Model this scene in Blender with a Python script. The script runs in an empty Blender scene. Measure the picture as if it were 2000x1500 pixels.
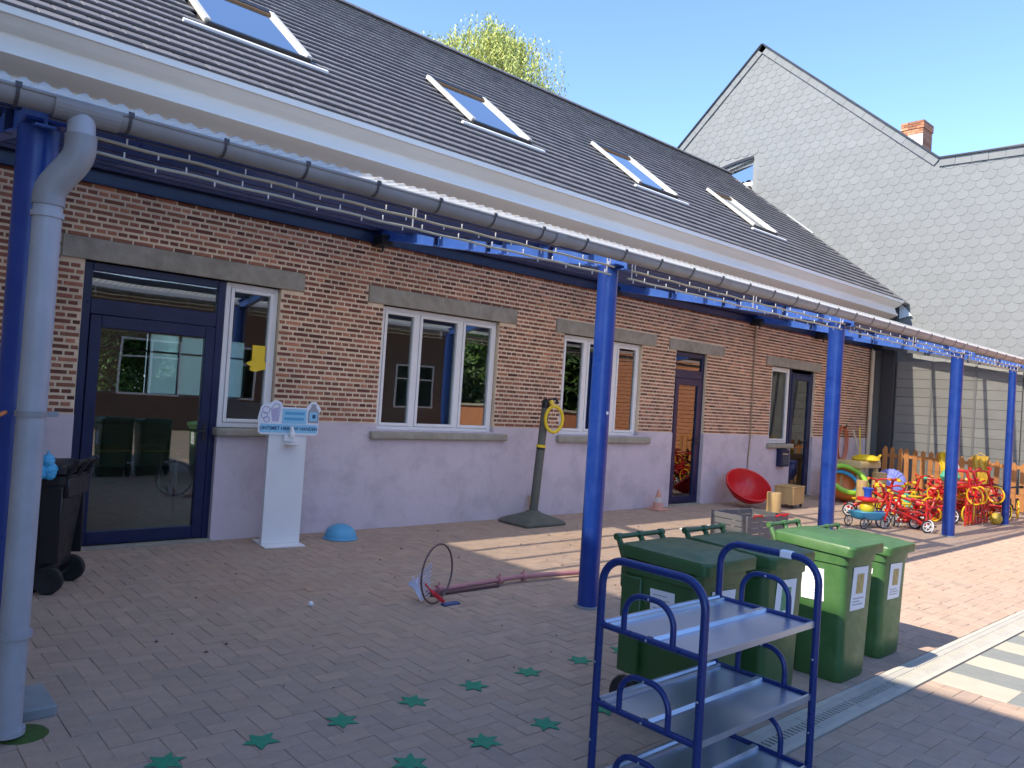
import bpy, bmesh, math, random
from mathutils import Vector, Matrix, Euler
random.seed(7)
R = random.Random(11)
S = bpy.context.scene
COL = S.collection
PI = math.pi

# ---------------------------------------------------------------- camera
CF = Vector((0.6668517, 0.7449668, 0.0182558))
CR = Vector((0.74271102, -0.66643023, 0.06520046))
CU = Vector((-0.06073839, 0.02992025, 0.99770518))
CP = Vector((0, 0, 1.6))
cam = bpy.data.cameras.new('camera')
cam.sensor_width = 36; cam.lens = 27.0; cam.clip_start = 0.05; cam.clip_end = 2000
co = bpy.data.objects.new('camera', cam); COL.objects.link(co)
m = Matrix.Identity(4)
for i in range(3):
    m[i][0] = CR[i]; m[i][1] = CU[i]; m[i][2] = -CF[i]; m[i][3] = CP[i]
co.matrix_world = m
S.camera = co

# ---------------------------------------------------------------- world and sun
SUN_DIR = Vector((-1.0, 0.08, 0.98)).normalized()      # towards the sun
elev = math.asin(SUN_DIR.z); azim = math.atan2(SUN_DIR.x, SUN_DIR.y)
W = bpy.data.worlds.new('World'); S.world = W; W.use_nodes = True
nt = W.node_tree; nt.nodes.clear()
sky = nt.nodes.new('ShaderNodeTexSky'); sky.sky_type = 'NISHITA'; sky.sun_disc = False
sky.sun_elevation = elev; sky.sun_rotation = azim
sky.air_density = 0.75; sky.dust_density = 0.0; sky.ozone_density = 3.5; sky.altitude = 2500
bg = nt.nodes.new('ShaderNodeBackground'); bg.inputs[1].default_value = 0.15
wo = nt.nodes.new('ShaderNodeOutputWorld')
nt.links.new(sky.outputs[0], bg.inputs[0]); nt.links.new(bg.outputs[0], wo.inputs[0])
sl = bpy.data.lights.new('sun', 'SUN'); sl.energy = 2.6; sl.angle = math.radians(0.6); sl.color = (1, 0.90, 0.76)
so = bpy.data.objects.new('sun', sl); COL.objects.link(so)
so.rotation_euler = SUN_DIR.to_track_quat('Z', 'Y').to_euler()
S.view_settings.view_transform = 'Standard'; S.view_settings.look = 'None'
S.view_settings.exposure = 1.92; S.view_settings.gamma = 1.0
S.view_settings.use_curve_mapping = False
S.render.engine = 'CYCLES'
S.cycles.max_bounces = 8; S.cycles.transparent_max_bounces = 12
S.cycles.use_denoising = True

# ---------------------------------------------------------------- materials
MT = {}
def mat(name, col, rough=0.6, metal=0.0, var=0.0, scale=4.0, bump=0.0, bscale=None, tint=0.0, col2=None,
        dirt=None, dscale=1.5, damt=0.0, spec=0.5, coat=0.0, stretch=None):
    if name in MT: return MT[name]
    M = bpy.data.materials.new(name); M.use_nodes = True; MT[name] = M
    n = M.node_tree.nodes; L = M.node_tree.links
    p = n['Principled BSDF']
    p.inputs['Roughness'].default_value = rough; p.inputs['Metallic'].default_value = metal
    p.inputs['Specular IOR Level'].default_value = spec; p.inputs['Coat Weight'].default_value = coat
    tc = n.new('ShaderNodeTexCoord')
    vec = tc.outputs['Object']
    if stretch:
        mp = n.new('ShaderNodeMapping'); mp.inputs['Scale'].default_value = stretch
        L.new(vec, mp.inputs[0]); vec = mp.outputs[0]
    cur = None
    base = n.new('ShaderNodeRGB'); base.outputs[0].default_value = (*col, 1); cur = base.outputs[0]
    def noise(sc, det=5):
        t = n.new('ShaderNodeTexNoise'); t.inputs['Scale'].default_value = sc; t.inputs['Detail'].default_value = det
        t.inputs['Roughness'].default_value = 0.65
        L.new(vec, t.inputs['Vector']); return t.outputs['Fac']
    def mix(a, b, f, fv=None, mode='MIX'):
        x = n.new('ShaderNodeMix'); x.data_type = 'RGBA'; x.blend_type = mode
        L.new(a, x.inputs[6])
        if isinstance(b, tuple): x.inputs[7].default_value = (*b, 1)
        else: L.new(b, x.inputs[7])
        if f is not None: L.new(f, x.inputs[0])
        else: x.inputs[0].default_value = fv
        return x.outputs[2]
    def rng(src, a, b, c, d):
        r = n.new('ShaderNodeMapRange'); L.new(src, r.inputs[0])
        for i, v in enumerate((a, b, c, d)): r.inputs[i+1].default_value = v
        return r.outputs[0]
    tn = None
    if tint > 0 or col2:
        at = n.new('ShaderNodeAttribute'); at.attribute_name = 'tint'
        oi = n.new('ShaderNodeObjectInfo')
        ad = n.new('ShaderNodeMath'); ad.operation = 'ADD'; L.new(at.outputs['Fac'], ad.inputs[0]); L.new(oi.outputs['Random'], ad.inputs[1])
        fr = n.new('ShaderNodeMath'); fr.operation = 'FRACT'; L.new(ad.outputs[0], fr.inputs[0]); tn = fr.outputs[0]
        if col2:
            cur = mix(cur, col2, rng(tn, 0.0, 1.0, 0.0, 1.0))
            m9 = n.new('ShaderNodeMath'); m9.operation = 'MULTIPLY'; L.new(tn, m9.inputs[0]); m9.inputs[1].default_value = 7.31
            f9 = n.new('ShaderNodeMath'); f9.operation = 'FRACT'; L.new(m9.outputs[0], f9.inputs[0]); tn = f9.outputs[0]
        if tint > 0:
            h = n.new('ShaderNodeHueSaturation'); L.new(cur, h.inputs['Color']); L.new(rng(tn, 0, 1, 1-tint, 1+tint), h.inputs['Value']); cur = h.outputs[0]
    if var > 0:
        h = n.new('ShaderNodeHueSaturation'); L.new(cur, h.inputs['Color']); L.new(rng(noise(scale), 0.25, 0.75, 1-var, 1+var), h.inputs['Value']); cur = h.outputs[0]
    if dirt:
        cur = mix(cur, dirt, rng(noise(dscale, 8), 0.48, 0.72, 0.0, damt))
    L.new(cur, p.inputs['Base Color'])
    if var > 0:
        L.new(rng(noise(scale*3), 0.2, 0.8, max(0, rough-0.12), min(1, rough+0.12)), p.inputs['Roughness'])
    if bump > 0:
        b = n.new('ShaderNodeBump'); b.inputs['Strength'].default_value = bump; b.inputs['Distance'].default_value = 0.01
        L.new(noise(bscale or scale*6, 6), b.inputs['Height']); L.new(b.outputs[0], p.inputs['Normal'])
    return M

def glass_mat(name, tint=(0.80, 0.86, 0.84), refl=1.6, base=0.05):
    M = bpy.data.materials.new(name); M.use_nodes = True; MT[name] = M
    n = M.node_tree.nodes; L = M.node_tree.links; n.clear()
    o = n.new('ShaderNodeOutputMaterial'); t = n.new('ShaderNodeBsdfTransparent'); t.inputs[0].default_value = (*tint, 1)
    g = n.new('ShaderNodeBsdfGlossy'); g.inputs['Roughness'].default_value = 0.0
    f = n.new('ShaderNodeFresnel'); f.inputs[0].default_value = 1.52
    ma = n.new('ShaderNodeMath'); ma.operation = 'MULTIPLY_ADD'; ma.use_clamp = True; ma.inputs[1].default_value = refl; ma.inputs[2].default_value = base
    tc = n.new('ShaderNodeTexCoord'); nz = n.new('ShaderNodeTexNoise'); nz.inputs['Scale'].default_value = 1.1; nz.inputs['Detail'].default_value = 1
    L.new(tc.outputs['Object'], nz.inputs['Vector'])
    b = n.new('ShaderNodeBump'); b.inputs['Strength'].default_value = 0.05; b.inputs['Distance'].default_value = 0.03
    L.new(nz.outputs[0], b.inputs['Height']); L.new(b.outputs[0], g.inputs['Normal'])
    x = n.new('ShaderNodeMixShader')
    L.new(f.outputs[0], ma.inputs[0]); L.new(ma.outputs[0], x.inputs[0]); L.new(t.outputs[0], x.inputs[1]); L.new(g.outputs[0], x.inputs[2]); L.new(x.outputs[0], o.inputs[0])
    return M
def trans_mat(name, col, clear=0.4, ccol=(0.8, 0.82, 0.8)):
    M = bpy.data.materials.new(name); M.use_nodes = True; MT[name] = M
    n = M.node_tree.nodes; L = M.node_tree.links; n.clear()
    o = n.new('ShaderNodeOutputMaterial'); t = n.new('ShaderNodeBsdfTransparent'); t.inputs[0].default_value = (*ccol, 1)
    tr = n.new('ShaderNodeBsdfTranslucent'); tr.inputs[0].default_value = (*col, 1)
    d = n.new('ShaderNodeBsdfDiffuse'); d.inputs[0].default_value = (*col, 1)
    x = n.new('ShaderNodeMixShader'); x.inputs[0].default_value = 0.15
    L.new(tr.outputs[0], x.inputs[1]); L.new(d.outputs[0], x.inputs[2])
    y = n.new('ShaderNodeMixShader'); y.inputs[0].default_value = clear
    L.new(x.outputs[0], y.inputs[1]); L.new(t.outputs[0], y.inputs[2]); L.new(y.outputs[0], o.inputs[0])
    return M

mortar = mat('mortar', (0.78, 0.61, 0.43), 0.9, var=0.16, scale=7, bump=0.5, bscale=60, dirt=(0.34, 0.26, 0.19), dscale=1.2, damt=0.5)
brickm = mat('red_brick', (0.17, 0.058, 0.042), 0.85, var=0.3, scale=25, bump=0.6, bscale=90, tint=0.45, col2=(0.38, 0.16, 0.09))
brick_o = mat('orange_brick', (0.42, 0.17, 0.08), 0.85, var=0.15, scale=8, bump=0.4, tint=0.15, col2=(0.36, 0.13, 0.06))
lilac = mat('lilac_render', (0.59, 0.51, 0.55), 0.75, var=0.07, scale=2.2, bump=0.35, bscale=22, dirt=(0.30, 0.27, 0.29), dscale=3.2, damt=0.45)
concrete = mat('lintel_concrete', (0.34, 0.31, 0.25), 0.9, var=0.2, scale=9, bump=0.6, bscale=55, dirt=(0.20, 0.18, 0.14), dscale=3.5, damt=0.6)
white_pvc = mat('white_window_frame', (0.78, 0.77, 0.76), 0.35, var=0.03, scale=3)
navy = mat('navy_door_paint', (0.005, 0.012, 0.06), 0.35, var=0.1, scale=3, dirt=(0.03, 0.035, 0.08), dscale=5, damt=0.3)
blue = mat('blue_post_paint', (0.009, 0.046, 0.26), 0.34, var=0.10, scale=3, dirt=(0.05, 0.09, 0.30), dscale=6, damt=0.35, bump=0.05, bscale=20)
cornice_m = mat('white_cornice_paint', (0.84, 0.79, 0.71), 0.45, var=0.05, scale=1.2, dirt=(0.55, 0.48, 0.38), dscale=0.9, damt=0.35, stretch=(0.25, 1, 1))
tile_m = mat('roof_tile_slate', (0.135, 0.13, 0.135), 0.6, var=0.12, scale=6, bump=0.3, bscale=50, tint=0.16, dirt=(0.20, 0.20, 0.20), dscale=2.0, damt=0.35)
dark_m = mat('dark_underlay', (0.012, 0.012, 0.014), 0.9)
slate_m = mat('pale_grey_slate', (0.172, 0.180, 0.177), 0.75, var=0.05, scale=2.0, bump=0.2, bscale=30, tint=0.045, dirt=(0.19, 0.20, 0.185), dscale=0.8, damt=0.3)
slate_back = mat('grey_slate_backing', (0.20, 0.205, 0.20), 0.85, var=0.08, scale=1)
panel_g = mat('grey_wall_panel', (0.30, 0.31, 0.30), 0.8, var=0.10, scale=1.5, bump=0.2, dirt=(0.22, 0.21, 0.19), dscale=1.3, damt=0.4)
zinc = mat('grey_pvc_gutter', (0.28, 0.285, 0.29), 0.42, var=0.08, scale=4, dirt=(0.17, 0.155, 0.13), dscale=3, damt=0.4)
pipe_m = mat('grey_pvc_downpipe', (0.37, 0.39, 0.42), 0.42, var=0.10, scale=5, dirt=(0.24, 0.24, 0.24), dscale=4, damt=0.5)
black_p = mat('black_plastic', (0.012, 0.012, 0.015), 0.45, var=0.15, scale=5)
steel = mat('galvanised_sheet', (0.48, 0.53, 0.62), 0.30, metal=0.8, dirt=(0.34, 0.38, 0.45), dscale=2.5, damt=0.35)
trolley_m = mat('trolley_blue_paint', (0.006, 0.025, 0.14), 0.3, var=0.02, scale=3)
paver_m = mat('concrete_paver', (0.43, 0.305, 0.225), 0.88, var=0.12, scale=10, bump=0.5, bscale=70, tint=0.06, col2=(0.38, 0.285, 0.22), dirt=(0.40, 0.27, 0.18), dscale=0.55, damt=0.7)
joint_m = mat('paving_joint_sand', (0.25, 0.20, 0.16), 0.95, var=0.2, scale=20, bump=0.3)
slab_l = mat('cream_slab', (0.43, 0.39, 0.30), 0.8, var=0.08, scale=7, bump=0.3, tint=0.06)
slab_d = mat('grey_slab', (0.21, 0.22, 0.20), 0.8, var=0.10, scale=7, bump=0.3, tint=0.06)
drain_m = mat('drain_concrete', (0.46, 0.43, 0.36), 0.8, var=0.10, scale=7, bump=0.4, dirt=(0.3, 0.28, 0.24), dscale=3, damt=0.4)
grate_m = mat('drain_grate_metal', (0.40, 0.38, 0.33), 0.7, metal=0.0, var=0.12, scale=8)
green_shaded = mat('green_bin_plastic_shaded', (0.036, 0.10, 0.030), 0.42, var=0.10, scale=6, bump=0.08, bscale=120, dirt=(0.06, 0.08, 0.05), dscale=5, damt=0.4)  # all bins are one green; this copy is darkened to stand for shade
green_sunlit = mat('green_bin_plastic_sunlit', (0.046, 0.122, 0.034), 0.42, var=0.08, scale=6, bump=0.08, bscale=120, dirt=(0.13, 0.20, 0.10), dscale=5, damt=0.4)  # same bin green, lightened to stand for sunlight
paper = mat('white_paper', (0.78, 0.78, 0.80), 0.55, var=0.03)
print_m = mat('grey_print', (0.32, 0.32, 0.36), 0.6)
print_c = mat('ochre_print', (0.45, 0.33, 0.12), 0.6, var=0.35, scale=25)
print_g = mat('green_print', (0.10, 0.30, 0.14), 0.6, var=0.3, scale=25)
wood_f = mat('orange_fence_wood', (0.46, 0.19, 0.055), 0.7, var=0.25, scale=3, bump=0.3, stretch=(8, 8, 0.8), tint=0.18)
wood_l = mat('pale_wood', (0.50, 0.33, 0.14), 0.65, var=0.2, scale=4, bump=0.2, stretch=(6, 6, 0.8), tint=0.1)
red_p = mat('red_plastic', (0.62, 0.015, 0.02), 0.32, var=0.08, scale=5)
red_m = mat('red_metal_paint', (0.55, 0.02, 0.018), 0.35, var=0.1, scale=8)
yel_p = mat('yellow_plastic', (0.80, 0.55, 0.02), 0.35, var=0.06, scale=6)
org_p = mat('orange_plastic', (0.75, 0.22, 0.04), 0.4, var=0.08, scale=5)
lime_p = mat('lime_plastic', (0.30, 0.62, 0.05), 0.4, var=0.08, scale=5)
cyan_p = mat('sky_blue_plastic', (0.07, 0.42, 0.70), 0.4, var=0.06, scale=5)
teal_p = mat('mint_green_plastic', (0.12, 0.52, 0.33), 0.4, var=0.06, scale=5)
vio_p = mat('periwinkle_plastic', (0.26, 0.30, 0.72), 0.4, var=0.06, scale=5)
blue_p = mat('bright_blue_plastic', (0.01, 0.10, 0.55), 0.35, var=0.05, scale=5)
white_p = mat('white_plastic', (0.78, 0.78, 0.78), 0.35, var=0.03)
rubber = mat('black_rubber', (0.02, 0.02, 0.02), 0.8, var=0.2, scale=10)
grey_rub = mat('grey_green_rubber', (0.10, 0.105, 0.085), 0.6, var=0.15, scale=8, dirt=(0.15, 0.14, 0.11), dscale=4, damt=0.5)
pink_m = mat('faded_pink_metal', (0.48, 0.20, 0.20), 0.5, var=0.15, scale=9, dirt=(0.36, 0.22, 0.20), dscale=6, damt=0.5)
star_m = mat('green_road_paint', (0.012, 0.26, 0.13), 0.7, var=0.10, scale=18, dirt=(0.10, 0.22, 0.16), dscale=22, damt=0.6, bump=0.4, bscale=70)
signb = mat('pale_blue_sign_print', (0.28, 0.58, 0.78), 0.4)
signb2 = mat('mid_blue_sign_print', (0.10, 0.38, 0.62), 0.4)
signn = mat('navy_sign_print', (0.015, 0.06, 0.16), 0.4)
signw = mat('sign_white_edge', (0.75, 0.78, 0.84), 0.4)
leaf_m = mat('willow_leaf', (0.30, 0.36, 0.07), 0.6, tint=0.35, col2=(0.42, 0.42, 0.10))
leafg_m = mat('green_leaf', (0.05, 0.11, 0.02), 0.6, tint=0.4, col2=(0.09, 0.17, 0.03))
bark_m = mat('bark', (0.12, 0.09, 0.06), 0.9, var=0.3, scale=8, bump=0.8)
for lm in (leaf_m, leafg_m):
    p = lm.node_tree.nodes['Principled BSDF']; p.inputs['Subsurface Weight'].default_value = 0.0
    p.inputs['Transmission Weight'].default_value = 0.0
litter_m = mat('dead_leaf', (0.045, 0.030, 0.020), 0.8, tint=0.4)
plaster = mat('room_wall_paint', (0.45, 0.42, 0.36), 0.8, var=0.04)
room_floor = mat('room_floor_tile', (0.30, 0.28, 0.25), 0.35, var=0.08, scale=2)
grass_m = mat('ground_soil', (0.20, 0.17, 0.14), 0.95, var=0.15, scale=2)
cream_p = mat('cream_pipe', (0.58, 0.48, 0.33), 0.5, var=0.06)
copper = mat('copper_cable', (0.35, 0.25, 0.16), 0.6)
led_m = mat('light_string_cable', (0.48, 0.45, 0.35), 0.45, var=0.08, scale=30)
orange_h = mat('orange_hose', (0.55, 0.14, 0.05), 0.45)
moss_m = mat('moss', (0.06, 0.12, 0.02), 0.9, var=0.3, scale=40, bump=0.8)
glass = glass_mat('window_glass', refl=1.9, base=0.07)
sky_glass = glass_mat('skylight_glass', tint=(0.10, 0.11, 0.13), refl=2.0, base=0.45)
gable_glass = glass_mat('gable_window_glass', tint=(0.10, 0.11, 0.13), refl=2.0, base=0.4)
sheet_m = trans_mat('corrugated_polycarbonate', (0.80, 0.79, 0.75), 0.50, (0.93, 0.93, 0.90))
frost_m = trans_mat('frosted_window_film', (0.86, 0.93, 0.86), 0.25, (0.8, 0.9, 0.8))

# ---------------------------------------------------------------- mesh builder
class MB:
    def __init__(s): s.v = []; s.f = []; s.t = []; s.mi = []; s.cur = 0; s.tv = 0.0
    def face(s, *idx): s.f.append(idx); s.t.append(s.tv); s.mi.append(s.cur)
    def add(s, vs, fs, M=None):
        b = len(s.v)
        for p in vs:
            p = Vector(p)
            if M is not None: p = M @ p
            s.v.append(p[:])
        for f in fs: s.face(*[b+i for i in f])
    def box(s, x0, x1, y0, y1, z0, z1, M=None):
        s.add([(x0,y0,z0),(x1,y0,z0),(x1,y1,z0),(x0,y1,z0),(x0,y0,z1),(x1,y0,z1),(x1,y1,z1),(x0,y1,z1)],
              [(3,2,1,0),(4,5,6,7),(0,1,5,4),(1,2,6,5),(2,3,7,6),(3,0,4,7)], M)
        return s
    def rbox(s, x0, x1, y0, y1, z0, z1, r=0.01, seg=2, M=None):
        bm = bmesh.new(); bmesh.ops.create_cube(bm, size=1)
        for v in bm.verts: v.co = Vector(((x0+x1)/2+v.co.x*(x1-x0), (y0+y1)/2+v.co.y*(y1-y0), (z0+z1)/2+v.co.z*(z1-z0)))
        bmesh.ops.bevel(bm, geom=bm.edges[:], offset=r, segments=seg, affect='EDGES', profile=0.5)
        bm.verts.index_update()
        s.add([v.co for v in bm.verts], [[v.index for v in f.verts] for f in bm.faces], M); bm.free(); return s
    def ring_loft(s, rings, M=None, cap0=True, cap1=True, closed=False):
        n = len(rings[0]); vs = [p for r in rings for p in r]; fs = []
        k = len(rings)
        for i in range(k if closed else k-1):
            for j in range(n):
                a = i*n+j; b = i*n+(j+1)%n; c = ((i+1)%k)*n+(j+1)%n; d = ((i+1)%k)*n+j
                fs.append((a, b, c, d))
        if not closed:
            if cap0: fs.append(tuple(range(n-1, -1, -1)))
            if cap1: fs.append(tuple(range((k-1)*n, k*n)))
        s.add(vs, fs, M); return s
    def tube(s, pts, r, n=10, M=None, closed=False, caps=True):
        pts = [Vector(p) for p in pts]; k = len(pts); rings = []
        rs = r if isinstance(r, (list, tuple)) else [r]*k
        up = None
        for i, p in enumerate(pts):
            if closed: t = (pts[(i+1) % k]-pts[i-1])
            else: t = pts[min(i+1, k-1)]-pts[max(i-1, 0)]
            t.normalize()
            if up is None:
                up = Vector((0, 0, 1)) if abs(t.z) < 0.9 else Vector((1, 0, 0))
            u = (up - t*up.dot(t)).normalized(); w = t.cross(u); up = u
            rings.append([p + (u*math.cos(a)+w*math.sin(a))*rs[i] for a in (2*PI*j/n for j in range(n))])
        return s.ring_loft(rings, M, caps, caps, closed)
    def lathe(s, prof, n=24, M=None, cap0=True, cap1=True):
        rings = [[(r*math.cos(2*PI*j/n), r*math.sin(2*PI*j/n), z) for j in range(n)] for r, z in prof]
        return s.ring_loft(rings, M, cap0, cap1)
    def prism(s, poly, d0, d1, axis='y', M=None):
        n = len(poly)
        def P(a, b, d): return {'y': (a, d, b), 'x': (d, a, b), 'z': (a, b, d)}[axis]
        vs = [P(a, b, d0) for a, b in poly]+[P(a, b, d1) for a, b in poly]
        fs = [tuple(range(n-1, -1, -1)), tuple(range(n, 2*n))]+[(i, (i+1) % n, n+(i+1) % n, n+i) for i in range(n)]
        s.add(vs, fs, M); return s
    def torus(s, R0, r, n=28, k=8, M=None, sy=1.0):
        pts = [(R0*math.cos(2*PI*i/n), R0*sy*math.sin(2*PI*i/n), 0) for i in range(n)]
        return s.tube(pts, r, k, M, closed=True)
    def mesh(s, name, mats, smooth=False, angle=40):
        me = bpy.data.meshes.new(name)
        me.from_pydata(s.v, [], s.f)
        for mm in (mats if isinstance(mats, (list, tuple)) else [mats]): me.materials.append(mm)
        me.polygons.foreach_set('material_index', s.mi)
        a = me.attributes.new('tint', 'FLOAT', 'FACE'); a.data.foreach_set('value', s.t)
        bm = bmesh.new(); bm.from_mesh(me); bmesh.ops.recalc_face_normals(bm, faces=bm.faces); bm.to_mesh(me); bm.free()
        if smooth:
            me.polygons.foreach_set('use_smooth', [True]*len(me.polygons))
            me.set_sharp_from_angle(angle=math.radians(angle))
        me.update(); return me
    def build(s, name, mats, parent=None, loc=(0, 0, 0), rz=0.0, smooth=False, angle=40, **props):
        o = bpy.data.objects.new(name, s.mesh(name, mats, smooth, angle)); COL.objects.link(o)
        if parent is not None: o.parent = parent
        o.location = loc; o.rotation_euler = (0, 0, rz)
        for k, v in props.items(): o[k] = v
        return o
def thing(name, label, cat, loc=(0, 0, 0), rz=0.0, group=None, rot=None):
    o = bpy.data.objects.new(name, None); COL.objects.link(o); o.empty_display_size = 0.1
    o.location = loc; o.rotation_euler = rot if rot else (0, 0, rz)
    o['label'] = label; o['category'] = cat
    if group: o['group'] = group
    return o
def place(name, me, parent, loc, rot=(0, 0, 0), sc=None):
    o = bpy.data.objects.new(name, me); COL.objects.link(o); o.parent = parent; o.location = loc; o.rotation_euler = rot
    if sc: o.scale = sc
    return o
def copy_tree(o, parent=None):
    c = o.copy(); COL.objects.link(c)
    if parent is not None: c.parent = parent
    for ch in list(o.children): copy_tree(ch, c)
    return c
def struct(o): o['kind'] = 'structure'; return o
def T(x=0, y=0, z=0): return Matrix.Translation((x, y, z))
def RX(a): return Matrix.Rotation(a, 4, 'X')
def RY(a): return Matrix.Rotation(a, 4, 'Y')
def RZ(a): return Matrix.Rotation(a, 4, 'Z')
def proj(p):
    v = Vector(p)-CP; z = v.dot(CF)
    if z < 0.2: return None
    return (1000+1500*v.dot(CR)/z, 750-1500*v.dot(CU)/z, z)
def score(p, size=1.0):
    q = proj(p)
    if q is None or not (-10 < q[0] < 2010 and -10 < q[1] < 1510): return 0
    return size*size/q[2]**2
def text_mesh(body, size, name, ext=0.001):
    cu = bpy.data.curves.new(name, 'FONT'); cu.body = body; cu.size = size; cu.align_x = 'CENTER'; cu.align_y = 'CENTER'; cu.extrude = ext; cu.offset = 0.0012
    o = bpy.data.objects.new(name, cu); COL.objects.link(o)
    me = bpy.data.meshes.new_from_object(o.evaluated_get(bpy.context.evaluated_depsgraph_get()))
    bpy.data.objects.remove(o); me.name = name; return me

# ================================================================ GROUND
g = MB(); g.box(-300, 400, -300, 400, -0.5, -0.06)
struct(g.build('ground', grass_m))
pb = MB(); pb.box(-4, 18.0, 2.02, 9.0, -0.058, -0.012)
pav = struct(pb.build('paving', joint_m))
pb2 = MB(); pb2.box(-4, 18.0, -9, 1.80, -0.058, -0.012)
pav2 = struct(pb2.build('playground_paving', joint_m))
def paver_poly(mb, x0, x1, y0, y1, h=0.0, tx=0.0, ty=0.0):
    c = 0.003; g_ = 0.0010
    x0 += g_; x1 -= g_; y0 += g_; y1 -= g_
    def z(x, y): return h + tx*(x-(x0+x1)/2) + ty*(y-(y0+y1)/2)
    o = [(x0, y0), (x1, y0), (x1, y1), (x0, y1)]; i = [(x0+c, y0+c), (x1-c, y0+c), (x1-c, y1-c), (x0+c, y1-c)]
    vs = [(x, y, -0.014) for x, y in o]+[(x, y, z(x, y)-0.0018) for x, y in o]+[(x, y, z(x, y)) for x, y in i]
    fs = [(8, 9, 10, 11)]
    for k in range(4):
        l = (k+1) % 4; fs += [(k, l, 4+l, 4+k), (4+k, 4+l, 8+l, 8+k)]
    mb.add(vs, fs)
def do_paving(parent, region, Wd=0.11, maxn=300, ox=0.0, oy=0.0):
    X0, X1, Y0, Y1 = region; cand = []
    nx = int((X1-X0)/Wd)+3; ny = int((Y1-Y0)/Wd)+3
    for i in range(-2, nx):
        for j in range(-2, ny):
            k = (i-j) % 4
            if k == 0: a = (X0+i*Wd, X0+(i+2)*Wd, Y0+j*Wd, Y0+(j+1)*Wd)
            elif k == 3: a = (X0+i*Wd, X0+(i+1)*Wd, Y0+j*Wd, Y0+(j+2)*Wd)
            else: continue
            b = (max(a[0], X0), min(a[1], X1), max(a[2], Y0), min(a[3], Y1))
            if b[1]-b[0] < 0.03 or b[3]-b[2] < 0.03: continue
            full = b == a
            cand.append((score(((b[0]+b[1])/2, (b[2]+b[3])/2, 0)) if full else 0, b, k, full))
    cand.sort(key=lambda c: -c[0])
    H = []; V = []
    for q in range(4):
        t1 = (R.uniform(-.01, .01), R.uniform(-.012, .012))
        mb = MB(); mb.tv = q*0.23; paver_poly(mb, -Wd, Wd, -Wd/2, Wd/2, 0, *t1); H.append(mb.mesh('paver', paver_m))
        mb = MB(); mb.tv = q*0.23; paver_poly(mb, -Wd/2, Wd/2, -Wd, Wd, 0, *t1); V.append(mb.mesh('paver', paver_m))
    rest = MB()
    for n, (sc, b, k, full) in enumerate(cand):
        h = R.uniform(-0.0022, 0.0012)
        if n < maxn and sc > 0:
            place('paver', R.choice(H if k == 0 else V), parent, ((b[0]+b[1])/2, (b[2]+b[3])/2, h))
        else:
            cx, cy = (b[0]+b[1])/2, (b[2]+b[3])/2
            if cx*0.745-cy*0.666 < -0.75*(cx*0.667+cy*0.745)-1: continue
            rest.tv = R.random(); paver_poly(rest, *b, h, R.uniform(-.012, .012), R.uniform(-.012, .012))
    rest.build('paver', paver_m, parent, kind='stuff')
do_paving(pav, (0.0, 18.0, 2.03, 7.6), 0.10)
do_paving(pav2, (0.6, 5.30, 0.2, 1.79), 0.10, maxn=200)
# chequered slabs past x=5.3
sl_c = {}
for nm, mm in (('l', slab_l), ('d', slab_d)):
    mb = MB(); paver_poly(mb, -0.15, 0.15, -0.21, 0.21); sl_c[nm] = mb.mesh('slab', mm)
for i in range(40):
    for j in range(4):
        x = 5.45+0.30*i; y = 1.79-0.21-0.42*j
        if x > 17.9: continue
        q = proj((x, y, 0))
        if q is None or q[0] > 2500: continue
        place('slab', sl_c['d' if (i+j) % 2 == 1 else 'l'], pav2, (x, y, R.uniform(-.001, .001)))
# drain channel along x
dr = MB(); dr.box(-3, 18.0, 1.80, 1.835, -0.05, 0.003); dr.box(-3, 18.0, 1.985, 2.02, -0.05, 0.003); dr.box(-3, 18, 1.835, 1.985, -0.058, -0.02)
drain = struct(dr.build('drain_channel', drain_m))
gr = MB()
for k in range(2): gr.box(-0.247, 0.247, -0.074+k*0.104, -0.030+k*0.104, -0.02, 0.001)
for k in range(14): gr.box(-0.247+k*0.0368, -0.231+k*0.0368, -0.030, 0.030, -0.02, 0.0)
gme = gr.mesh('grate', grate_m)
for i in range(34): place('grate', gme, drain, (1.2+i*0.5, 1.91, 0.0))
# painted stars
def star_poly(r, n=5, k=0.45, a0=0.0, wob=0.06):
    p = []
    for i in range(2*n):
        rr = (r if i % 2 == 0 else r*k)*(1+R.uniform(-wob, wob)); a = a0+PI*i/n
        p.append((rr*math.cos(a), rr*math.sin(a)))
    return p
for (x, y) in [(1.15, 3.28), (1.55, 3.25), (1.95, 3.24), (2.37, 3.25), (2.77, 3.25), (3.18, 3.24), (3.6, 3.22), (3.99, 3.21), (2.38, 2.69), (2.76, 2.67), (1.98, 2.71), (3.16, 2.63), (1.58, 2.72)]:
    s_ = MB(); s_.prism(star_poly(0.088, 6 if R.random() < 0.7 else 5, 0.5, R.uniform(0, 6)), 0.0025, 0.0045, 'z')
    s_.build('painted_star', star_m, pav, (x, y, 0))

# ================================================================ SCHOOL BUILDING
WY = 7.6; XL = -3.0; XR = 17.8
school = thing('school_building', 'long brick school building with lilac lower wall and dark tiled roof', 'building')
OPEN = [(1.66, 3.50, 0.0, 2.58), (4.75, 6.53, 1.14, 2.58), (7.74, 9.50, 1.14, 2.56), (10.38, 11.27, 0.0, 2.56), (13.42, 15.15, 0.0, 2.54)]
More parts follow.
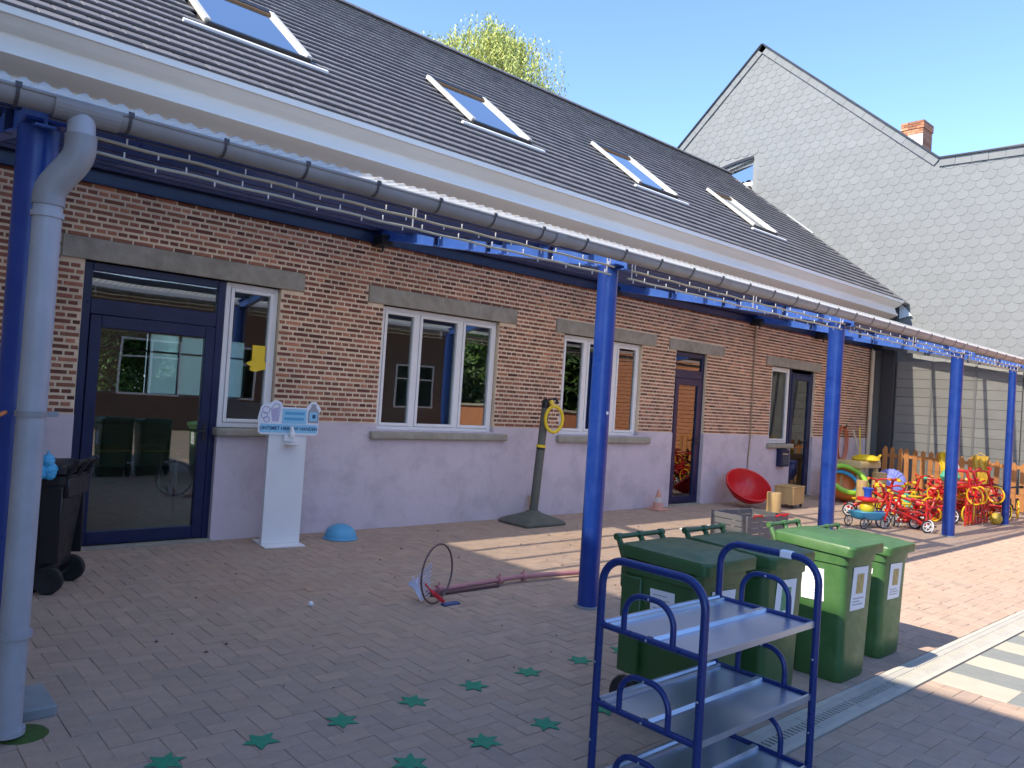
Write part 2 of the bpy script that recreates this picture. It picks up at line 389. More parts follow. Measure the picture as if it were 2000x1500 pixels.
# opening 0: door + side light; opening 4: side window + door. lower infills
def wall_boxes(mb, y0, y1, z0, z1):
    xs = XL
    for (a, b, c, d) in OPEN:
        mb.box(xs, a, y0, y1, z0, z1)
        if d < z1: mb.box(a, b, y0, y1, max(d, z0), z1)
        if c > z0: mb.box(a, b, y0, y1, z0, min(c, z1))
        xs = b
    mb.box(xs, XR, y0, y1, z0, z1)
w = MB(); wall_boxes(w, WY+0.007, WY+0.30, 1.205, 4.05); wall = w.build('brick_wall', mortar, school)
w = MB(); wall_boxes(w, WY-0.012, WY+0.30, 0.0, 1.205); w.box(2.93, 3.50, WY-0.012, WY+0.2, 0, 1.12); w.box(13.42, 14.24, WY-0.012, WY+0.2, 0, 1.06)
w.build('lilac_plinth', lilac, school)
# bricks
CH = 0.0555; SPT = 0.18
blocked = [(a-0.001, b+0.001, c, d) for a, b, c, d in OPEN]+[(1.47, 3.75, 2.58, 2.775), (4.54, 6.81, 2.58, 2.775), (7.56, 9.82, 2.56, 2.75), (10.17, 11.75, 2.56, 2.74), (13.19, 15.35, 2.54, 2.71)]
def brick_geo(mb, x0, x1, z0, z1, p):
    y0 = WY-p; e = 0.0025
    mb.add([(x0, WY+0.008, z0), (x1, WY+0.008, z0), (x1, WY+0.008, z1), (x0, WY+0.008, z1), (x0+e, y0, z0+e), (x1-e, y0, z0+e), (x1-e, y0, z1-e), (x0+e, y0, z1-e)],
           [(4, 5, 6, 7), (0, 1, 5, 4), (1, 2, 6, 5), (2, 3, 7, 6), (3, 0, 4, 7)])
cand = []
row = 0; z = 1.212
while z+CH < 4.0:
    hd = row % 2; pitch = SPT/2 if hd else SPT; x = XL+(0.045 if hd else 0)+((row//2) % 2)*0.09*(0 if hd else 1)
    while x < XR:
        a, b, c, d = x+0.0085, min(x+pitch-0.0085, XR), z+0.0115, z+CH-0.0115
        segs = [(a, b)]
        for (p, q, r_, t) in blocked:
            if d > r_ and c < t:
                ns = []
                for (u, v) in segs:
                    if v <= p or u >= q: ns.append((u, v)); continue
                    if u < p: ns.append((u, p-0.004))
                    if v > q: ns.append((q+0.004, v))
                segs = ns
        for (u, v) in segs:
            if v-u > 0.018: cand.append((score(((u+v)/2, WY, z), math.sqrt(v-u)) if (u, v) == (a, b) and z < 3.3 else 0, u, v, c, d, hd))
        x += pitch
    z += CH; row += 1
cand.sort(key=lambda c: -c[0])
bms = {0: [], 1: []}
for hd in (0, 1):
    for q in range(4):
        l = (SPT/2 if hd else SPT)/2-0.0085; mb = MB(); mb.tv = q*0.27
        WYs = WY; y0 = -0.001*q
        e = 0.0025; hh = CH/2-0.0115
        mb.add([(-l, .008, -hh), (l, .008, -hh), (l, .008, hh), (-l, .008, hh), (-l+e, y0, -hh+e), (l-e, y0, -hh+e), (l-e, y0, hh-e), (-l+e, y0, hh-e)],
               [(4, 5, 6, 7), (0, 1, 5, 4), (1, 2, 6, 5), (2, 3, 7, 6), (3, 0, 4, 7)])
        bms[hd].append(mb.mesh('brick', brickm))
rest = MB()
for n, (sc, u, v, c, d, hd) in enumerate(cand):
    if n < 300 and sc > 0: place('brick', R.choice(bms[hd]), wall, ((u+v)/2, WY, (c+d)/2))
    else:
        if v < 0.4: continue
        rest.tv = R.random(); brick_geo(rest, u, v, c, d, R.uniform(0, 0.003))
rest.build('brick', brickm, wall, kind='stuff')
# lintels and sills
for (x0, x1, z0, z1) in [(1.47, 3.75, 2.58, 2.775), (4.54, 6.81, 2.58, 2.775), (7.56, 9.82, 2.56, 2.75), (10.17, 11.75, 2.56, 2.74), (13.19, 15.35, 2.54, 2.71)]:
    l = MB(); l.rbox(x0, x1, WY-0.018, WY+0.25, z0, z1, 0.006, 1); l.build('lintel', concrete, school)
for (x0, x1, z0, z1) in [(2.90, 3.62, 1.035, 1.12), (4.66, 6.73, 1.03, 1.12), (7.68, 9.75, 1.02, 1.12), (13.33, 14.28, 0.97, 1.06)]:
    l = MB(); l.rbox(x0, x1, WY-0.075, WY+0.08, z0, z1, 0.02, 3); l.build('window_sill', concrete, school, smooth=True)
def frame_rect(mb, x0, x1, z0, z1, t, y0, y1):
    mb.rbox(x0, x0+t, y0, y1, z0, z1, 0.004, 1); mb.rbox(x1-t, x1, y0, y1, z0, z1, 0.004, 1)
    mb.rbox(x0+t, x1-t, y0+.001, y1, z0, z0+t, 0.004, 1); mb.rbox(x0+t, x1-t, y0+.001, y1, z1-t, z1, 0.004, 1)
def window(x0, x1, z0, z1, cols, t=0.05, y=WY+0.06, sash=0.035):
    f = MB(); frame_rect(f, x0, x1, z0, z1, t, y, y+0.07)
    for c in cols: f.rbox(c-0.03, c+0.03, y+.001, y+0.069, z0+t, z1-t, 0.004, 1)
    fr = f.build('window', white_pvc, school)
    ed = [x0+t]+[v for c in cols for v in (c-0.03, c+0.03)]+[x1-t]
    for i in range(0, len(ed), 2):
        a, b = ed[i], ed[i+1]
        s = MB(); frame_rect(s, a+.002, b-.002, z0+t+.002, z1-t-.002, sash, y-0.012, y+0.05); s.build('sash', white_pvc, fr)
        p = MB(); p.box(a+sash-.004, b-sash+.004, y+0.02, y+0.026, z0+t+sash-.004, z1-t-sash+.004); p.build('pane', glass, fr)
window(4.76, 6.52, 1.13, 2.575, (5.28, 5.94))
window(7.75, 9.49, 1.13, 2.555, (8.27, 8.93))
window(13.43, 14.19, 1.06, 2.535, ())
# side light beside the first door
window(2.945, 3.495, 1.12, 2.575, ())
def door(x0, x1, z1, leaf_top, label, hinge=1, mid=None, y=WY+0.05):
    f = MB(); t = 0.075
    f.rbox(x0, x0+t, y, y+0.08, 0.02, z1, 0.005, 1); f.rbox(x1-t, x1, y, y+0.08, 0.02, z1, 0.005, 1)
    f.rbox(x0+t, x1-t, y+.001, y+0.08, z1-t, z1, 0.005, 1); f.rbox(x0+t, x1-t, y+.001, y+0.08, leaf_top, leaf_top+0.14, 0.005, 1)
    d = f.build('door', navy, school, label=label)
    p = MB(); p.box(x0+t-.003, x1-t+.003, y+0.03, y+0.036, leaf_top+0.137, z1-t+.003); p.build('transom_pane', glass, d)
    lf = MB(); s = 0.095; a, b = x0+t+.004, x1-t-.004; y2 = y-0.01
    lf.rbox(a, a+s, y2, y2+0.06, 0.03, leaf_top-.004, 0.005, 1); lf.rbox(b-s, b, y2, y2+0.06, 0.03, leaf_top-.004, 0.005, 1)
    lf.rbox(a+s, b-s, y2+.001, y2+0.06, leaf_top-s-.02, leaf_top-.004, 0.005, 1); lf.rbox(a+s, b-s, y2+.001, y2+0.06, 0.03, 0.15, 0.005, 1)
    lf.build('door_leaf', navy, d)
    p = MB(); p.box(a+s-.003, b-s+.003, y2+0.028, y2+0.034, 0.147, leaf_top-s-.017); p.build('pane', glass, d)
    h = MB(); hx = b-s/2; h.rbox(hx-0.018, hx+0.018, y2-0.008, y2-0.0005, 0.98, 1.16, 0.003, 1); h.tube([(hx, y2-0.008, 1.08), (hx, y2-0.05, 1.08), (hx-0.11, y2-0.05, 1.08)], 0.009, 8)
    h.build('door_handle', black_p, d, smooth=True)
    th = MB(); th.rbox(x0, x1, WY-0.05, y+0.1, -0.01, 0.02, 0.004, 1); th.build('threshold', concrete, d)
door(1.665, 2.94, 2.575, 2.11, 'navy glazed door with transom beside the black bin')
door(10.385, 11.265, 2.555, 2.12, 'narrow navy glazed door right of the second window')
door(14.20, 15.145, 2.535, 2.44, 'navy glazed door beside the blue letter box')
# yellow cut-out hung inside the side light
t_ = thing('yellow_cutout', 'plain yellow cut-out hung in the narrow side window', 'decoration', (3.33, WY+0.068, 1.80))
c_ = MB(); c_.rbox(-0.07, 0.07, -0.004, 0.004, 0.0, 0.17, 0.003, 1); c_.build('card', yel_p, t_)
c_ = MB(); c_.prism([(0.11*math.cos(a)*(1+.25*math.sin(5*a)), 0.06*math.sin(a)*(1+.2*math.cos(3*a))-0.035) for a in [2*PI*i/22 for i in range(22)]], -0.011, -0.005); c_.build('ribbon', org_p if False else yel_p, t_)
# cornice
prof = [(WY+0.05, 3.70), (7.34, 3.70), (7.34, 3.79), (7.28, 3.815), (7.28, 3.90), (7.15, 3.925), (7.03, 3.985), (7.03, 4.005), (7.075, 4.06), (7.10, 4.14), (7.095, 4.155), (7.03, 4.175), (7.0, 4.20), (6.95, 4.245), (6.925, 4.25), (6.925, 4.31), (7.0, 4.31), (7.02, 4.27), (WY+0.05, 4.27)]
c_ = MB(); c_.prism(prof, XL, 17.62, 'x'); c_.build('cornice', cornice_m, school, smooth=True, angle=25)
# roof
A = math.radians(38); CA, SA = math.cos(A), math.sin(A)
EY, EZ = 6.94, 4.285; SL = 5.93
def rp(x, s, h=0.0): return (x, EY+s*CA-h*SA, EZ+s*SA+h*CA)
XRR = 17.58; GX_ = 18.0
r_ = MB()
b0, b1 = rp(XL, 0.02), rp(XL, SL); c0, c1 = rp(XRR, 0.02), rp(XRR, SL)
t = 0.10
r_.add([b0, c0, c1, b1]+[(p[0], p[1]+t*SA, p[2]-t*CA) for p in (b0, c0, c1, b1)], [(0, 1, 2, 3), (7, 6, 5, 4), (0, 4, 5, 1), (1, 5, 6, 2), (2, 6, 7, 3), (3, 7, 4, 0)])
ry, rz_ = rp(0, SL)[1:]
r_.add([(XL, ry, rz_), (XRR, ry, rz_), (XRR, ry+SL*CA, rz_-SL*SA), (XL, ry+SL*CA, rz_-SL*SA)], [(0, 1, 2, 3)])
roof = r_.build('roof', dark_m, school)
TP = 0.2035; TW = 0.262
def tile_geo(mb, M=None, w_=TW, u0=-TP-0.02):
    # local: x along the eave, y up the slope, z out of the roof; origin at lower edge centre
    h0, h1, th = 0.052, 0.018, 0.024; g_ = 0.0015; a, b = -w_/2+g_, w_/2-g_; l = TP+0.03; c = 0.004; rb = 0.008
    mb.add([(a, 0, h0-th), (b, 0, h0-th), (b, 0, h0-c), (a, 0, h0-c), (a+rb, c, h0), (b-rb, c, h0), (b-rb, l, h1), (a+rb, l, h1), (b, l, h1-c), (a, l, h1-c), (b, l, h1-th), (a, l, h1-th)],
           [(0, 1, 2, 3), (3, 2, 5, 4), (4, 5, 6, 7), (2, 8, 6, 5), (3, 4, 7, 9), (1, 10, 8, 2), (0, 3, 9, 11), (0, 11, 10, 1)], M)
SKY = [(2.66, 3.86), (6.16, 7.26), (9.66, 10.72), (13.16, 14.05)]
cand = []
for k in range(30):
    off = 0.5*TW if k % 2 else 0
    x = XL+off
    while x+TW/2 < XRR:
        s = 0.0+k*TP
        if not any(a-0.08 < x-TW/2 and x+TW/2 < b+0.08 and 1.35 < s and s+TP < 2.9 for a, b in SKY):
            cand.append((score(rp(x, s, .05)), x, s))
        x += TW
cand.sort(key=lambda c: -c[0])
tms = []
for q in range(4):
    mb = MB(); mb.tv = q*0.26; tile_geo(mb); tms.append(mb.mesh('roof_tile', tile_m))
rest = MB(); RR = RX(A)
for n, (sc, x, s) in enumerate(cand):
    if n < 300 and sc > 0: place('roof_tile', R.choice(tms), roof, rp(x, s), (A+R.uniform(-.006, .006), 0, R.uniform(-.003, .003)))
    else: rest.tv = R.random(); tile_geo(rest, T(*rp(x, s)) @ RX(A+R.uniform(-.006, .006)))
rest.build('roof_tile', tile_m, roof, kind='stuff')
rd = MB()
x = XL
while x < XRR-0.1:
    M_ = T(x, ry-0.01, rz_+0.015) @ RY(PI/2-0.02)
    rd.ring_loft([[(0.075*math.cos(a)*-1*k_, 0.10*math.sin(a)*k_, zz) for a in [PI*i/8-PI/2 for i in range(9)]] for zz, k_ in ((0, 1.0), (0.40, 0.93))], M_, True, True)
    x += 0.37
rd.build('ridge_tile', tile_m, roof, smooth=True, kind='stuff')
# skylights
for (a, b) in SKY:
    fl = MB(); M_ = T(*rp(0, 0)) @ RX(A)
    clad = mat('skylight_cladding', (0.50, 0.48, 0.42), 0.35, var=0.05)
    sk = MB(); sk.box(a+0.03, b-0.03, 1.45, 2.85, 0.0, 0.06, M_); so_ = sk.build('skylight', dark_m, school)
    for u in (a, b-0.07): sk = MB(); sk.rbox(u, u+0.07, 1.44, 2.88, 0.056, 0.115, 0.008, 1, M_); sk.build('side_cover', clad, so_)
    sk = MB(); sk.rbox(a+0.02, b-0.02, 1.40, 1.47, 0.03, 0.09, 0.006, 1, M_); sk.build('bottom_bar', black_p, so_)
    sk = MB(); sk.rbox(a+0.07, b-0.07, 2.80, 2.90, 0.03, 0.11, 0.006, 1, M_); sk.build('top_bar', black_p, so_)
    sk = MB(); sk.rbox(a+0.07, b-0.07, 2.775, 2.80, 0.03, 0.10, 0.004, 1, M_); sk.build('wooden_bar', mat('brown_wood_bar', (0.20, 0.11, 0.05), 0.6), so_)
    sk = MB(); sk.box(a+0.07, b-0.07, 1.47, 2.775, 0.072, 0.078, M_); sk.build('pane', sky_glass, so_)
    sk = MB(); sk.rbox(a-0.24, b+0.14, 1.24, 1.29, 0.035, 0.075, 0.004, 1, M_); sk.build('flashing', white_pvc, so_)
# verge flashing against gable
fl = MB(); M_ = T(*rp(0, 0)) @ RX(A); fl.box(XRR-0.01, GX_-0.005, 0.0, SL, -0.05, 0.0, M_); fl.build('verge_strip', tile_m, school)
fl = MB(); fl.box(XRR+0.0, XRR+0.09, 2.8, 3.7, 0.056, 0.075, M_); fl.build('verge_flashing', mat('pale_lead', (0.42, 0.43, 0.42), 0.5, var=0.1), school)
# vertical lead at end of the cornice
cn = MB(); cn.prism([(6.95, 4.30), (7.5, 4.30), (7.5, 4.78), (7.3, 4.62)], 17.66, 17.72, 'x')
# cream downpipe, vertical cable on the wall
pp = MB(); pp.tube([(17.66, WY-0.06, 0), (17.66, WY-0.06, 3.25)], 0.045, 10)
pp.build('rain_pipe', cream_p, school, smooth=True)
cb = MB(); cb.tube([(12.72, WY-0.025, 0.28), (12.70, WY-0.025, 0.8), (12.74, WY-0.025, 1.21), (12.72, WY-0.02, 3.2)], 0.013, 6)
cb.build('wall_cable', copper, school, smooth=True)
# room behind the glass
rm = MB()
rm.box(XL, 13.0, 7.92, 14.1, -0.02, 0.01); fl_o = rm.build('room_floor', room_floor, school)
rm = MB(); rm.box(XL, XL+0.1, 7.9, 14.1, 0.01, 3.1); rm.box(7.12, 7.22, 7.9, 12.0, 0.01, 3.1); rm.box(12.9, 13.0, 7.9, 14.1, 0.01, 3.1); rm.box(XL, 18, 7.9, 14.1, 3.1, 3.2)
rm.box(13.0, 17.8, 10.0, 10.1, 0, 3.1)
rm.box(XL, 3.3, 14.0, 14.15, 0.01, 3.1); rm.box(5.85, 8.8, 14.0, 14.15, 0.01, 3.1); rm.box(10.9, 13.0, 14.0, 14.15, 0.01, 3.1)
for (a, b) in ((3.3, 5.85), (8.8, 10.9)): rm.box(a, b, 14.0, 14.15, 0.01, 1.24); rm.box(a, b, 14.0, 14.15, 2.34, 3.1)
rm.build('room_wall', plaster, school)
for (a, b, cs, fr_) in ((3.3, 5.85, (4.13, 4.65, 5.25), 1), (8.8, 10.9, (9.32, 9.85, 10.4), 1)):
    f = MB(); frame_rect(f, a, b, 1.24, 2.34, 0.04, 14.02, 14.08)
    for c in cs: f.box(c-0.022, c+0.022, 14.025, 14.075, 1.28, 2.30)
    f.box(a+.04, b-.04, 14.03, 14.07, 1.98, 2.01)
    wn = f.build('rear_window', white_pvc, school)
    p = MB(); p.box(cs[0]+0.02, b-0.04, 14.045, 14.05, 1.28, 2.30); p.build('frosted_pane', frost_m, wn)
ins = [(2.6, 9.6), (4.4, 10.4), (5.6, 9.2), (9.3, 10.5)]
tb0 = None
for i, (x, y) in enumerate(ins):
    lab = ['pale table behind the first glazed door', 'pale table deep in the room behind the first glazed door', 'pale table behind the left pane of the wide window', 'pale table behind the window at the blue post'][i]
    if tb0 is None:
        tb0 = thing('classroom_table', lab, 'table', (x, y, 0.01), group='tables inside the school')
        m_ = MB(); m_.rbox(-0.6, 0.6, -0.35, 0.35, 0.70, 0.73, 0.005, 1); m_.build('table_top', wood_l, tb0)
        for sx in (-1, 1):
            for sy in (-1, 1):
                m_ = MB(); m_.tube([(sx*0.54, sy*0.3, 0), (sx*0.54, sy*0.3, 0.70)], 0.018, 8); m_.build('leg', white_p, tb0)
    else:
        c = copy_tree(tb0); c.location = (x, y, 0.01); c['label'] = lab

# ================================================================ GABLE HOUSE
house = thing('slate_gable_house', 'tall gabled house clad in pale grey scalloped slates', 'building')
GX = 18.0
GP = [(3.9, 0.0), (3.9, 7.40), (6.48, 7.48), (11.02, 11.39), (17.2, 5.83), (17.2, 0)]
def ztop(y):
    for (a, b), (c, d) in zip(GP[1:5], GP[2:5]):
        if a <= y <= c: return b+(d-b)*(y-a)/(c-a)
    return 0
w = MB()
w.prism([(3.9, 0), (3.9, 7.40), (6.48, 7.48), (11.02, 11.39), (11.10, ztop(11.10)), (11.10, 0)], GX+0.02, GX+0.4, 'x')
w.prism([(11.10, 8.35), (11.10, ztop(11.10)), (12.15, ztop(12.15)), (12.15, 8.12)], GX+0.02, GX+0.4, 'x')
w.prism([(11.10, 0), (11.10, 6.9), (12.15, 6.9), (12.15, 0)], GX+0.02, GX+0.4, 'x')
w.prism([(12.15, 0), (12.15, ztop(12.15)), (17.2, 5.83), (17.2, 0)], GX+0.02, GX+0.4, 'x')
gw = w.build('gable_wall', slate_back, house)
SWp, SE = 0.262, 0.178
def slate_geo(mb, M=None):
    # faces -x ; local y along the wall, z up, lower tip at z=0
    w2 = SWp/2-0.002; o0 = -0.013; o1 = -0.004; H = SE+0.11
    pts = [(w2, H), (w2, 0.10)]+[(w2*math.cos(a), 0.10-0.10*math.sin(a)) for a in [PI*i/8 for i in range(1, 8)]]+[(-w2, 0.10), (-w2, H)]
    def X(z): return o0+(o1-o0)*z/H
    n = len(pts)
    mb.add([(X(z), y, z) for y, z in pts]+[(X(z)+0.006, y, z) for y, z in pts], [tuple(range(n))]+[(i, i+1, n+i+1, n+i) for i in range(1, n-2)], M)
sms = []
for q in range(4):
    mb = MB(); mb.tv = q*0.25+0.03; slate_geo(mb); sms.append(mb.mesh('slate', slate_m))
cand = []
k = 0; z = 2.95
while z < 11.4:
    y = 3.9+(SWp/2 if k % 2 else 0)
    while y < 15.2:
        zt = min(ztop(max(y-SWp/2, 3.9)), ztop(y+SWp/2)) if y+SWp/2 < 17.2 else 0
        if z+0.20 < zt and not (10.97 < y < 12.27 and 6.6 < z < 8.36) and not (y > 8 and z < 3.5):
            if z > (4.0+(y-7.0)*0.76 if y > 7.0 else 0)-0.4: cand.append((score((GX, y, z)), y, z))
        y += SWp
    z += SE; k += 1
cand.sort(key=lambda c: -c[0])
rest = MB()
for n, (sc, y, z) in enumerate(cand):
    if n < 300 and sc > 0: place('slate', R.choice(sms), gw, (GX+0.02, y, z), (0, R.uniform(-.004, .004), 0))
    else: rest.tv = R.random(); slate_geo(rest, T(GX+0.02, y, z) @ RY(R.uniform(-.004, .004)))
rest.build('slate', slate_m, gw, kind='stuff')
# verge slates and black edge
vb = MB(); ve = MB()
for (a, b) in zip(GP[1:4], GP[2:5]):
    L_ = math.hypot(b[0]-a[0], b[1]-a[1]); ux, uz = (b[0]-a[0])/L_, (b[1]-a[1])/L_; nx, nz = uz, -ux
    if nz > 0: nx, nz = -nx, -nz
    n = int(L_/0.3)
    for i in range(n):
        p0 = (a[0]+ux*L_*i/n, a[1]+uz*L_*i/n); p1 = (a[0]+ux*(L_*(i+1)/n-0.006), a[1]+uz*(L_*(i+1)/n-0.006))
        vb.tv = R.random(); vb.prism([p0, p1, (p1[0]+nx*0.17, p1[1]+nz*0.17), (p0[0]+nx*0.17, p0[1]+nz*0.17)], GX-0.022-0.003*(i % 2), GX+0.018, 'x')
    ve.prism([(a[0], a[1]+0.0), (b[0], b[1]+0.0), (b[0]-nx*0.035, b[1]-nz*0.035), (a[0]-nx*0.035, a[1]-nz*0.035)], GX-0.06, GX+0.5, 'x')
vb.build('verge_slates', slate_m, gw, kind='stuff'); ve.build('verge_edge', black_p, gw)
hr = MB()
for (a, b) in ((GP[2], GP[3]), (GP[3], GP[4])):
    hr.prism([(a[0], a[1]-0.01), (b[0], b[1]-0.01), (b[0], b[1]-0.2), (a[0], a[1]-0.2)], GX+0.41, 27, 'x')
hr.prism([(3.9, 7.39), (6.48, 7.47), (6.48, 7.2), (3.9, 7.2)], GX+0.41, 24, 'x')
hr.build('house_roof', tile_m, house)
sd = MB(); sd.box(GX+0.4, 24, 3.9, 4.1, 0, 7.2); sd.box(26.8, 27, 6.48, 17.2, 0, 5); sd.build('side_wall', brick_o, house)
# lower cladding of flat panels under the canopy
lp = MB()
ys = [3.9, 4.66, 5.52, 6.38, 7.13]
for a, b in zip(ys[:-1], ys[1:]):
    for j in range(15):
        zz = 0.0+j*0.20; lp.tv = R.random()
        lp.rbox(GX-0.028, GX+0.018, a+0.012, b-0.012, zz+0.002, zz+0.197, 0.004, 1)
lp.build('wall_panel', mat('fibre_panel', (0.21, 0.212, 0.20), 0.8, var=0.08, scale=2, tint=0.06, dirt=(0.17, 0.165, 0.145), dscale=1.5, damt=0.4), gw, kind='stuff')
lp = MB()
for y in (5.52, 6.38): lp.box(GX-0.045, GX-0.030, y-0.02, y+0.02, 0.3, 2.98)
lp.build('panel_strip', mat('dark_grey_strip', (0.15, 0.15, 0.15), 0.7), gw)
dk = MB(); dk.rbox(GX-0.10, GX+0.01, 7.15, 7.44, 0, 4.18, 0.01, 1); dk.build('corner_casing', mat('anthracite_casing', (0.045, 0.047, 0.05), 0.6, var=0.1), house)
fl = MB(); fl.prism([(6.86, 4.02), (7.13, 4.33), (7.13, 3.95)], GX-0.06, GX-0.045, 'x'); fl.build('lead_flashing', mat('bright_flashing', (0.62, 0.68, 0.72), 0.4), house)
# gable window, segmental head
gwn = MB(); arc = [(11.10+1.05*i/8, 8.36-0.16*(i/8)**1.6) for i in range(9)]
gwn.prism([(11.10, 8.24), (11.16, 8.24)]+[(a, b-0.10) for a, b in arc[1:-1]]+[(12.09, 8.0), (12.15, 8.0)]+arc[::-1], GX+0.16, GX+0.23, 'x')
gwn.box(GX+0.16, GX+0.23, 11.10, 11.16, 6.9, 8.24); gwn.box(GX+0.16, GX+0.23, 12.09, 12.15, 6.9, 8.0)
gwn.box(GX+0.155, GX+0.225, 11.16, 12.09, 7.70, 7.80); gwn.box(GX+0.155, GX+0.225, 11.55, 11.68, 6.9, 7.70)
go = gwn.build('gable_window', white_pvc, house)
p = MB(); p.box(GX+0.19, GX+0.195, 11.12, 12.13, 6.9, 8.25); p.build('pane', gable_glass, go)
hd = MB(); hd.prism([(11.08, 8.33)]+[(a, b) for a, b in arc]+[(a, b+0.07) for a, b in arc[::-1]], GX-0.03, GX+0.16, 'x'); hd.box(GX-0.012, GX+0.16, 12.10, 12.19, 6.9, 8.14); hd.build('window_head', black_p, go)
ch = MB()
CX0, CX1, CY0, CY1 = 20.0, 20.6, 7.62, 8.14
chimney = None
cb_ = MB()
for k in range(17):
    zz = 8.1+k*0.065; g_ = 0.0
    if k > 13: g_ = 0.02
    off = 0.1 if k % 2 else 0
    for (fx, fy, n) in ((0, 1, 5), (1, 0, 5)):
        pass
    y = CY0-g_
    i = 0
    while y < CY1+g_-0.02:
        l = 0.19 if (i or not k % 2) else 0.09
        y2 = min(y+l, CY1+g_); cb_.tv = R.random(); cb_.box(CX0-g_, CX1+g_, y+.004, y2-.004, zz+.004, zz+0.06); y = y2; i += 1
cb_.box(CX0+0.01, CX1-0.01, CY0+0.01, CY1-0.01, 7.6, 9.17)
chimney = cb_.build('chimney', mat('chimney_brick', (0.30, 0.12, 0.06), 0.85, var=0.25, scale=9, tint=0.35, col2=(0.42, 0.20, 0.11)), house)
lw = MB(); lw.box(CX0-0.012, CX0-0.002, CY0+.002, CY1-.002, 8.3, 8.86); lw.build('white_render_patch', white_pvc, chimney)

# ================================================================ OTHER BUILDINGS (seen in the glass, and casting the shade)
ob = thing('orange_brick_building', 'orange brick building reflected in the right-hand windows', 'building')
w = MB(); w.box(GX, 24, -1.0, 3.88, 0, 6.5); w.build('wall', brick_o, ob)
w = MB(); w.box(GX-0.006, GX-0.001, -1.0, 3.88, 0, 6.5)
for k in range(70):
    pass
w2 = MB()
for k in range(58): w2.box(GX-0.012, GX-0.0005, -0.99, 3.87, 0.05+k*0.11, 0.05+k*0.11+0.095)
w2.build('brick_course', mat('orange_brick_course', (0.50, 0.21, 0.10), 0.85, var=0.2, scale=9), ob, kind='stuff')
lwl = thing('low_brick_wall', 'low brick wall with pale coping reflected in the middle windows', 'wall')
w = MB(); w.box(18.2, 18.45, -14, -1.02, 0, 1.25); w.build('wall', brick_o, lwl)
w = MB(); w.box(18.12, 18.53, -12, -1.02, 1.25, 1.32); w.build('coping', concrete, lwl)
lb = thing('side_wing', 'tall school wing left of the courtyard that shades it', 'building')
w = MB(); w.box(-9, -1.6, -0.3, 8.2, 0, 6.3); w.build('wall', mortar, lb)
w = MB(); w.box(-9.1, -1.55, -0.4, 8.25, 6.3, 6.5); w.build('roof_edge', concrete, lb)
op = thing('opposite_wing', 'dark brick wing with white window grids reflected in the left glass', 'building')
w = MB(); w.box(-1.5, 17.9, -14, -8.0, 0, 3.9); w.build('wall', mat('dark_brown_brick', (0.16, 0.09, 0.06), 0.85, var=0.2, scale=6), op)
w = MB(); w.box(-1.8, 17.99, -14.2, -7.6, 3.9, 4.15); w.build('roof_edge', white_pvc, op)
for i in range(8):
    x0 = -0.8+i*2.3
    f = MB(); frame_rect(f, x0, x0+1.7, 1.0, 2.6, 0.06, -8.03, -7.97); f.box(x0+0.82, x0+0.88, -8.02, -7.975, 1.06, 2.54); f.box(x0+.06, x0+1.64, -8.021, -7.976, 2.05, 2.10)
    ww = f.build('window', white_pvc, op)
    p = MB(); p.box(x0+.05, x0+1.65, -8.006, -8.0, 1.05, 2.55); p.build('pane', mat('dark_window', (0.02, 0.025, 0.03), 0.1), ww)

# ---- trees
def leaf_cloud(mb, blobs, n, size, hang=0.0):
    tot = sum(b[3]**2 for b in blobs)
    for (cx, cy, cz, r, sz) in blobs:
        for _ in range(int(n*r*r/tot)):
            d = Vector((R.gauss(0, 1), R.gauss(0, 1), R.gauss(0, 1))).normalized()
            rad = r*(R.random()**0.45)*(1+0.18*math.sin(5*d.x+3*d.z+cx)*math.cos(4*d.y))
            p = Vector((cx+d.x*rad, cy+d.y*rad, cz+d.z*rad*sz))
            strand = R.randint(2, 5) if hang else 1
            for k in range(strand):
                q = p+Vector((R.uniform(-.05, .05), R.uniform(-.05, .05), -k*size*1.3*hang))
                a = R.uniform(0, 2*PI); t_ = Vector((math.cos(a), math.sin(a), R.uniform(-1.2, 0.3)-hang*1.5)).normalized(); u = t_.cross(Vector((R.uniform(-1, 1), R.uniform(-1, 1), 0.3))).normalized()
                w_ = size*R.uniform(0.25, 0.45)*(0.6 if hang else 1); l_ = size*R.uniform(0.8, 1.4)
                mb.tv = R.random()
                b = len(mb.v); mb.v += [(q-u*w_)[:], (q+t_*l_*.5-u*w_*0.2)[:], (q+t_*l_)[:], (q+u*w_)[:]]; mb.face(b, b+1, b+2, b+3)
tr = thing('willow_tree', 'pale yellow-green willow rising behind the tiled roof', 'tree', (19.5, 24.0, 1.1))
m_ = MB(); leaf_cloud(m_, [(-0.6, 0, 12.6, 2.5, 1.15), (0.9, 0.3, 13.3, 2.2, 1.15), (-1.7, 0.5, 13.2, 1.7, 1.0), (2.4, 0, 11.8, 1.5, 1.3), (-0.3, 0, 14.9, 0.9, 0.9), (0.8, 0, 14.9, 0.8, 0.8), (0, 0, 10.5, 3.0, 1.0)], 15000, 0.15, hang=0.8)
m_.build('crown', leaf_m, tr)
m_ = MB(); m_.tube([(0, 0, -1.8), (0.1, 0, 4), (-0.1, 0.1, 8), (0, 0, 12)], [0.35, 0.28, 0.2, 0.08], 10)
for a in range(7): m_.tube([(0, 0, 7+a*0.6), (1.2*math.cos(a*2.1), 1.2*math.sin(a*2.1), 10+a*0.5), (2.0*math.cos(a*2.1), 2.0*math.sin(a*2.1), 12+a*.35)], [0.1, 0.06, 0.02], 6)
m_.build('trunk', bark_m, tr, smooth=True)
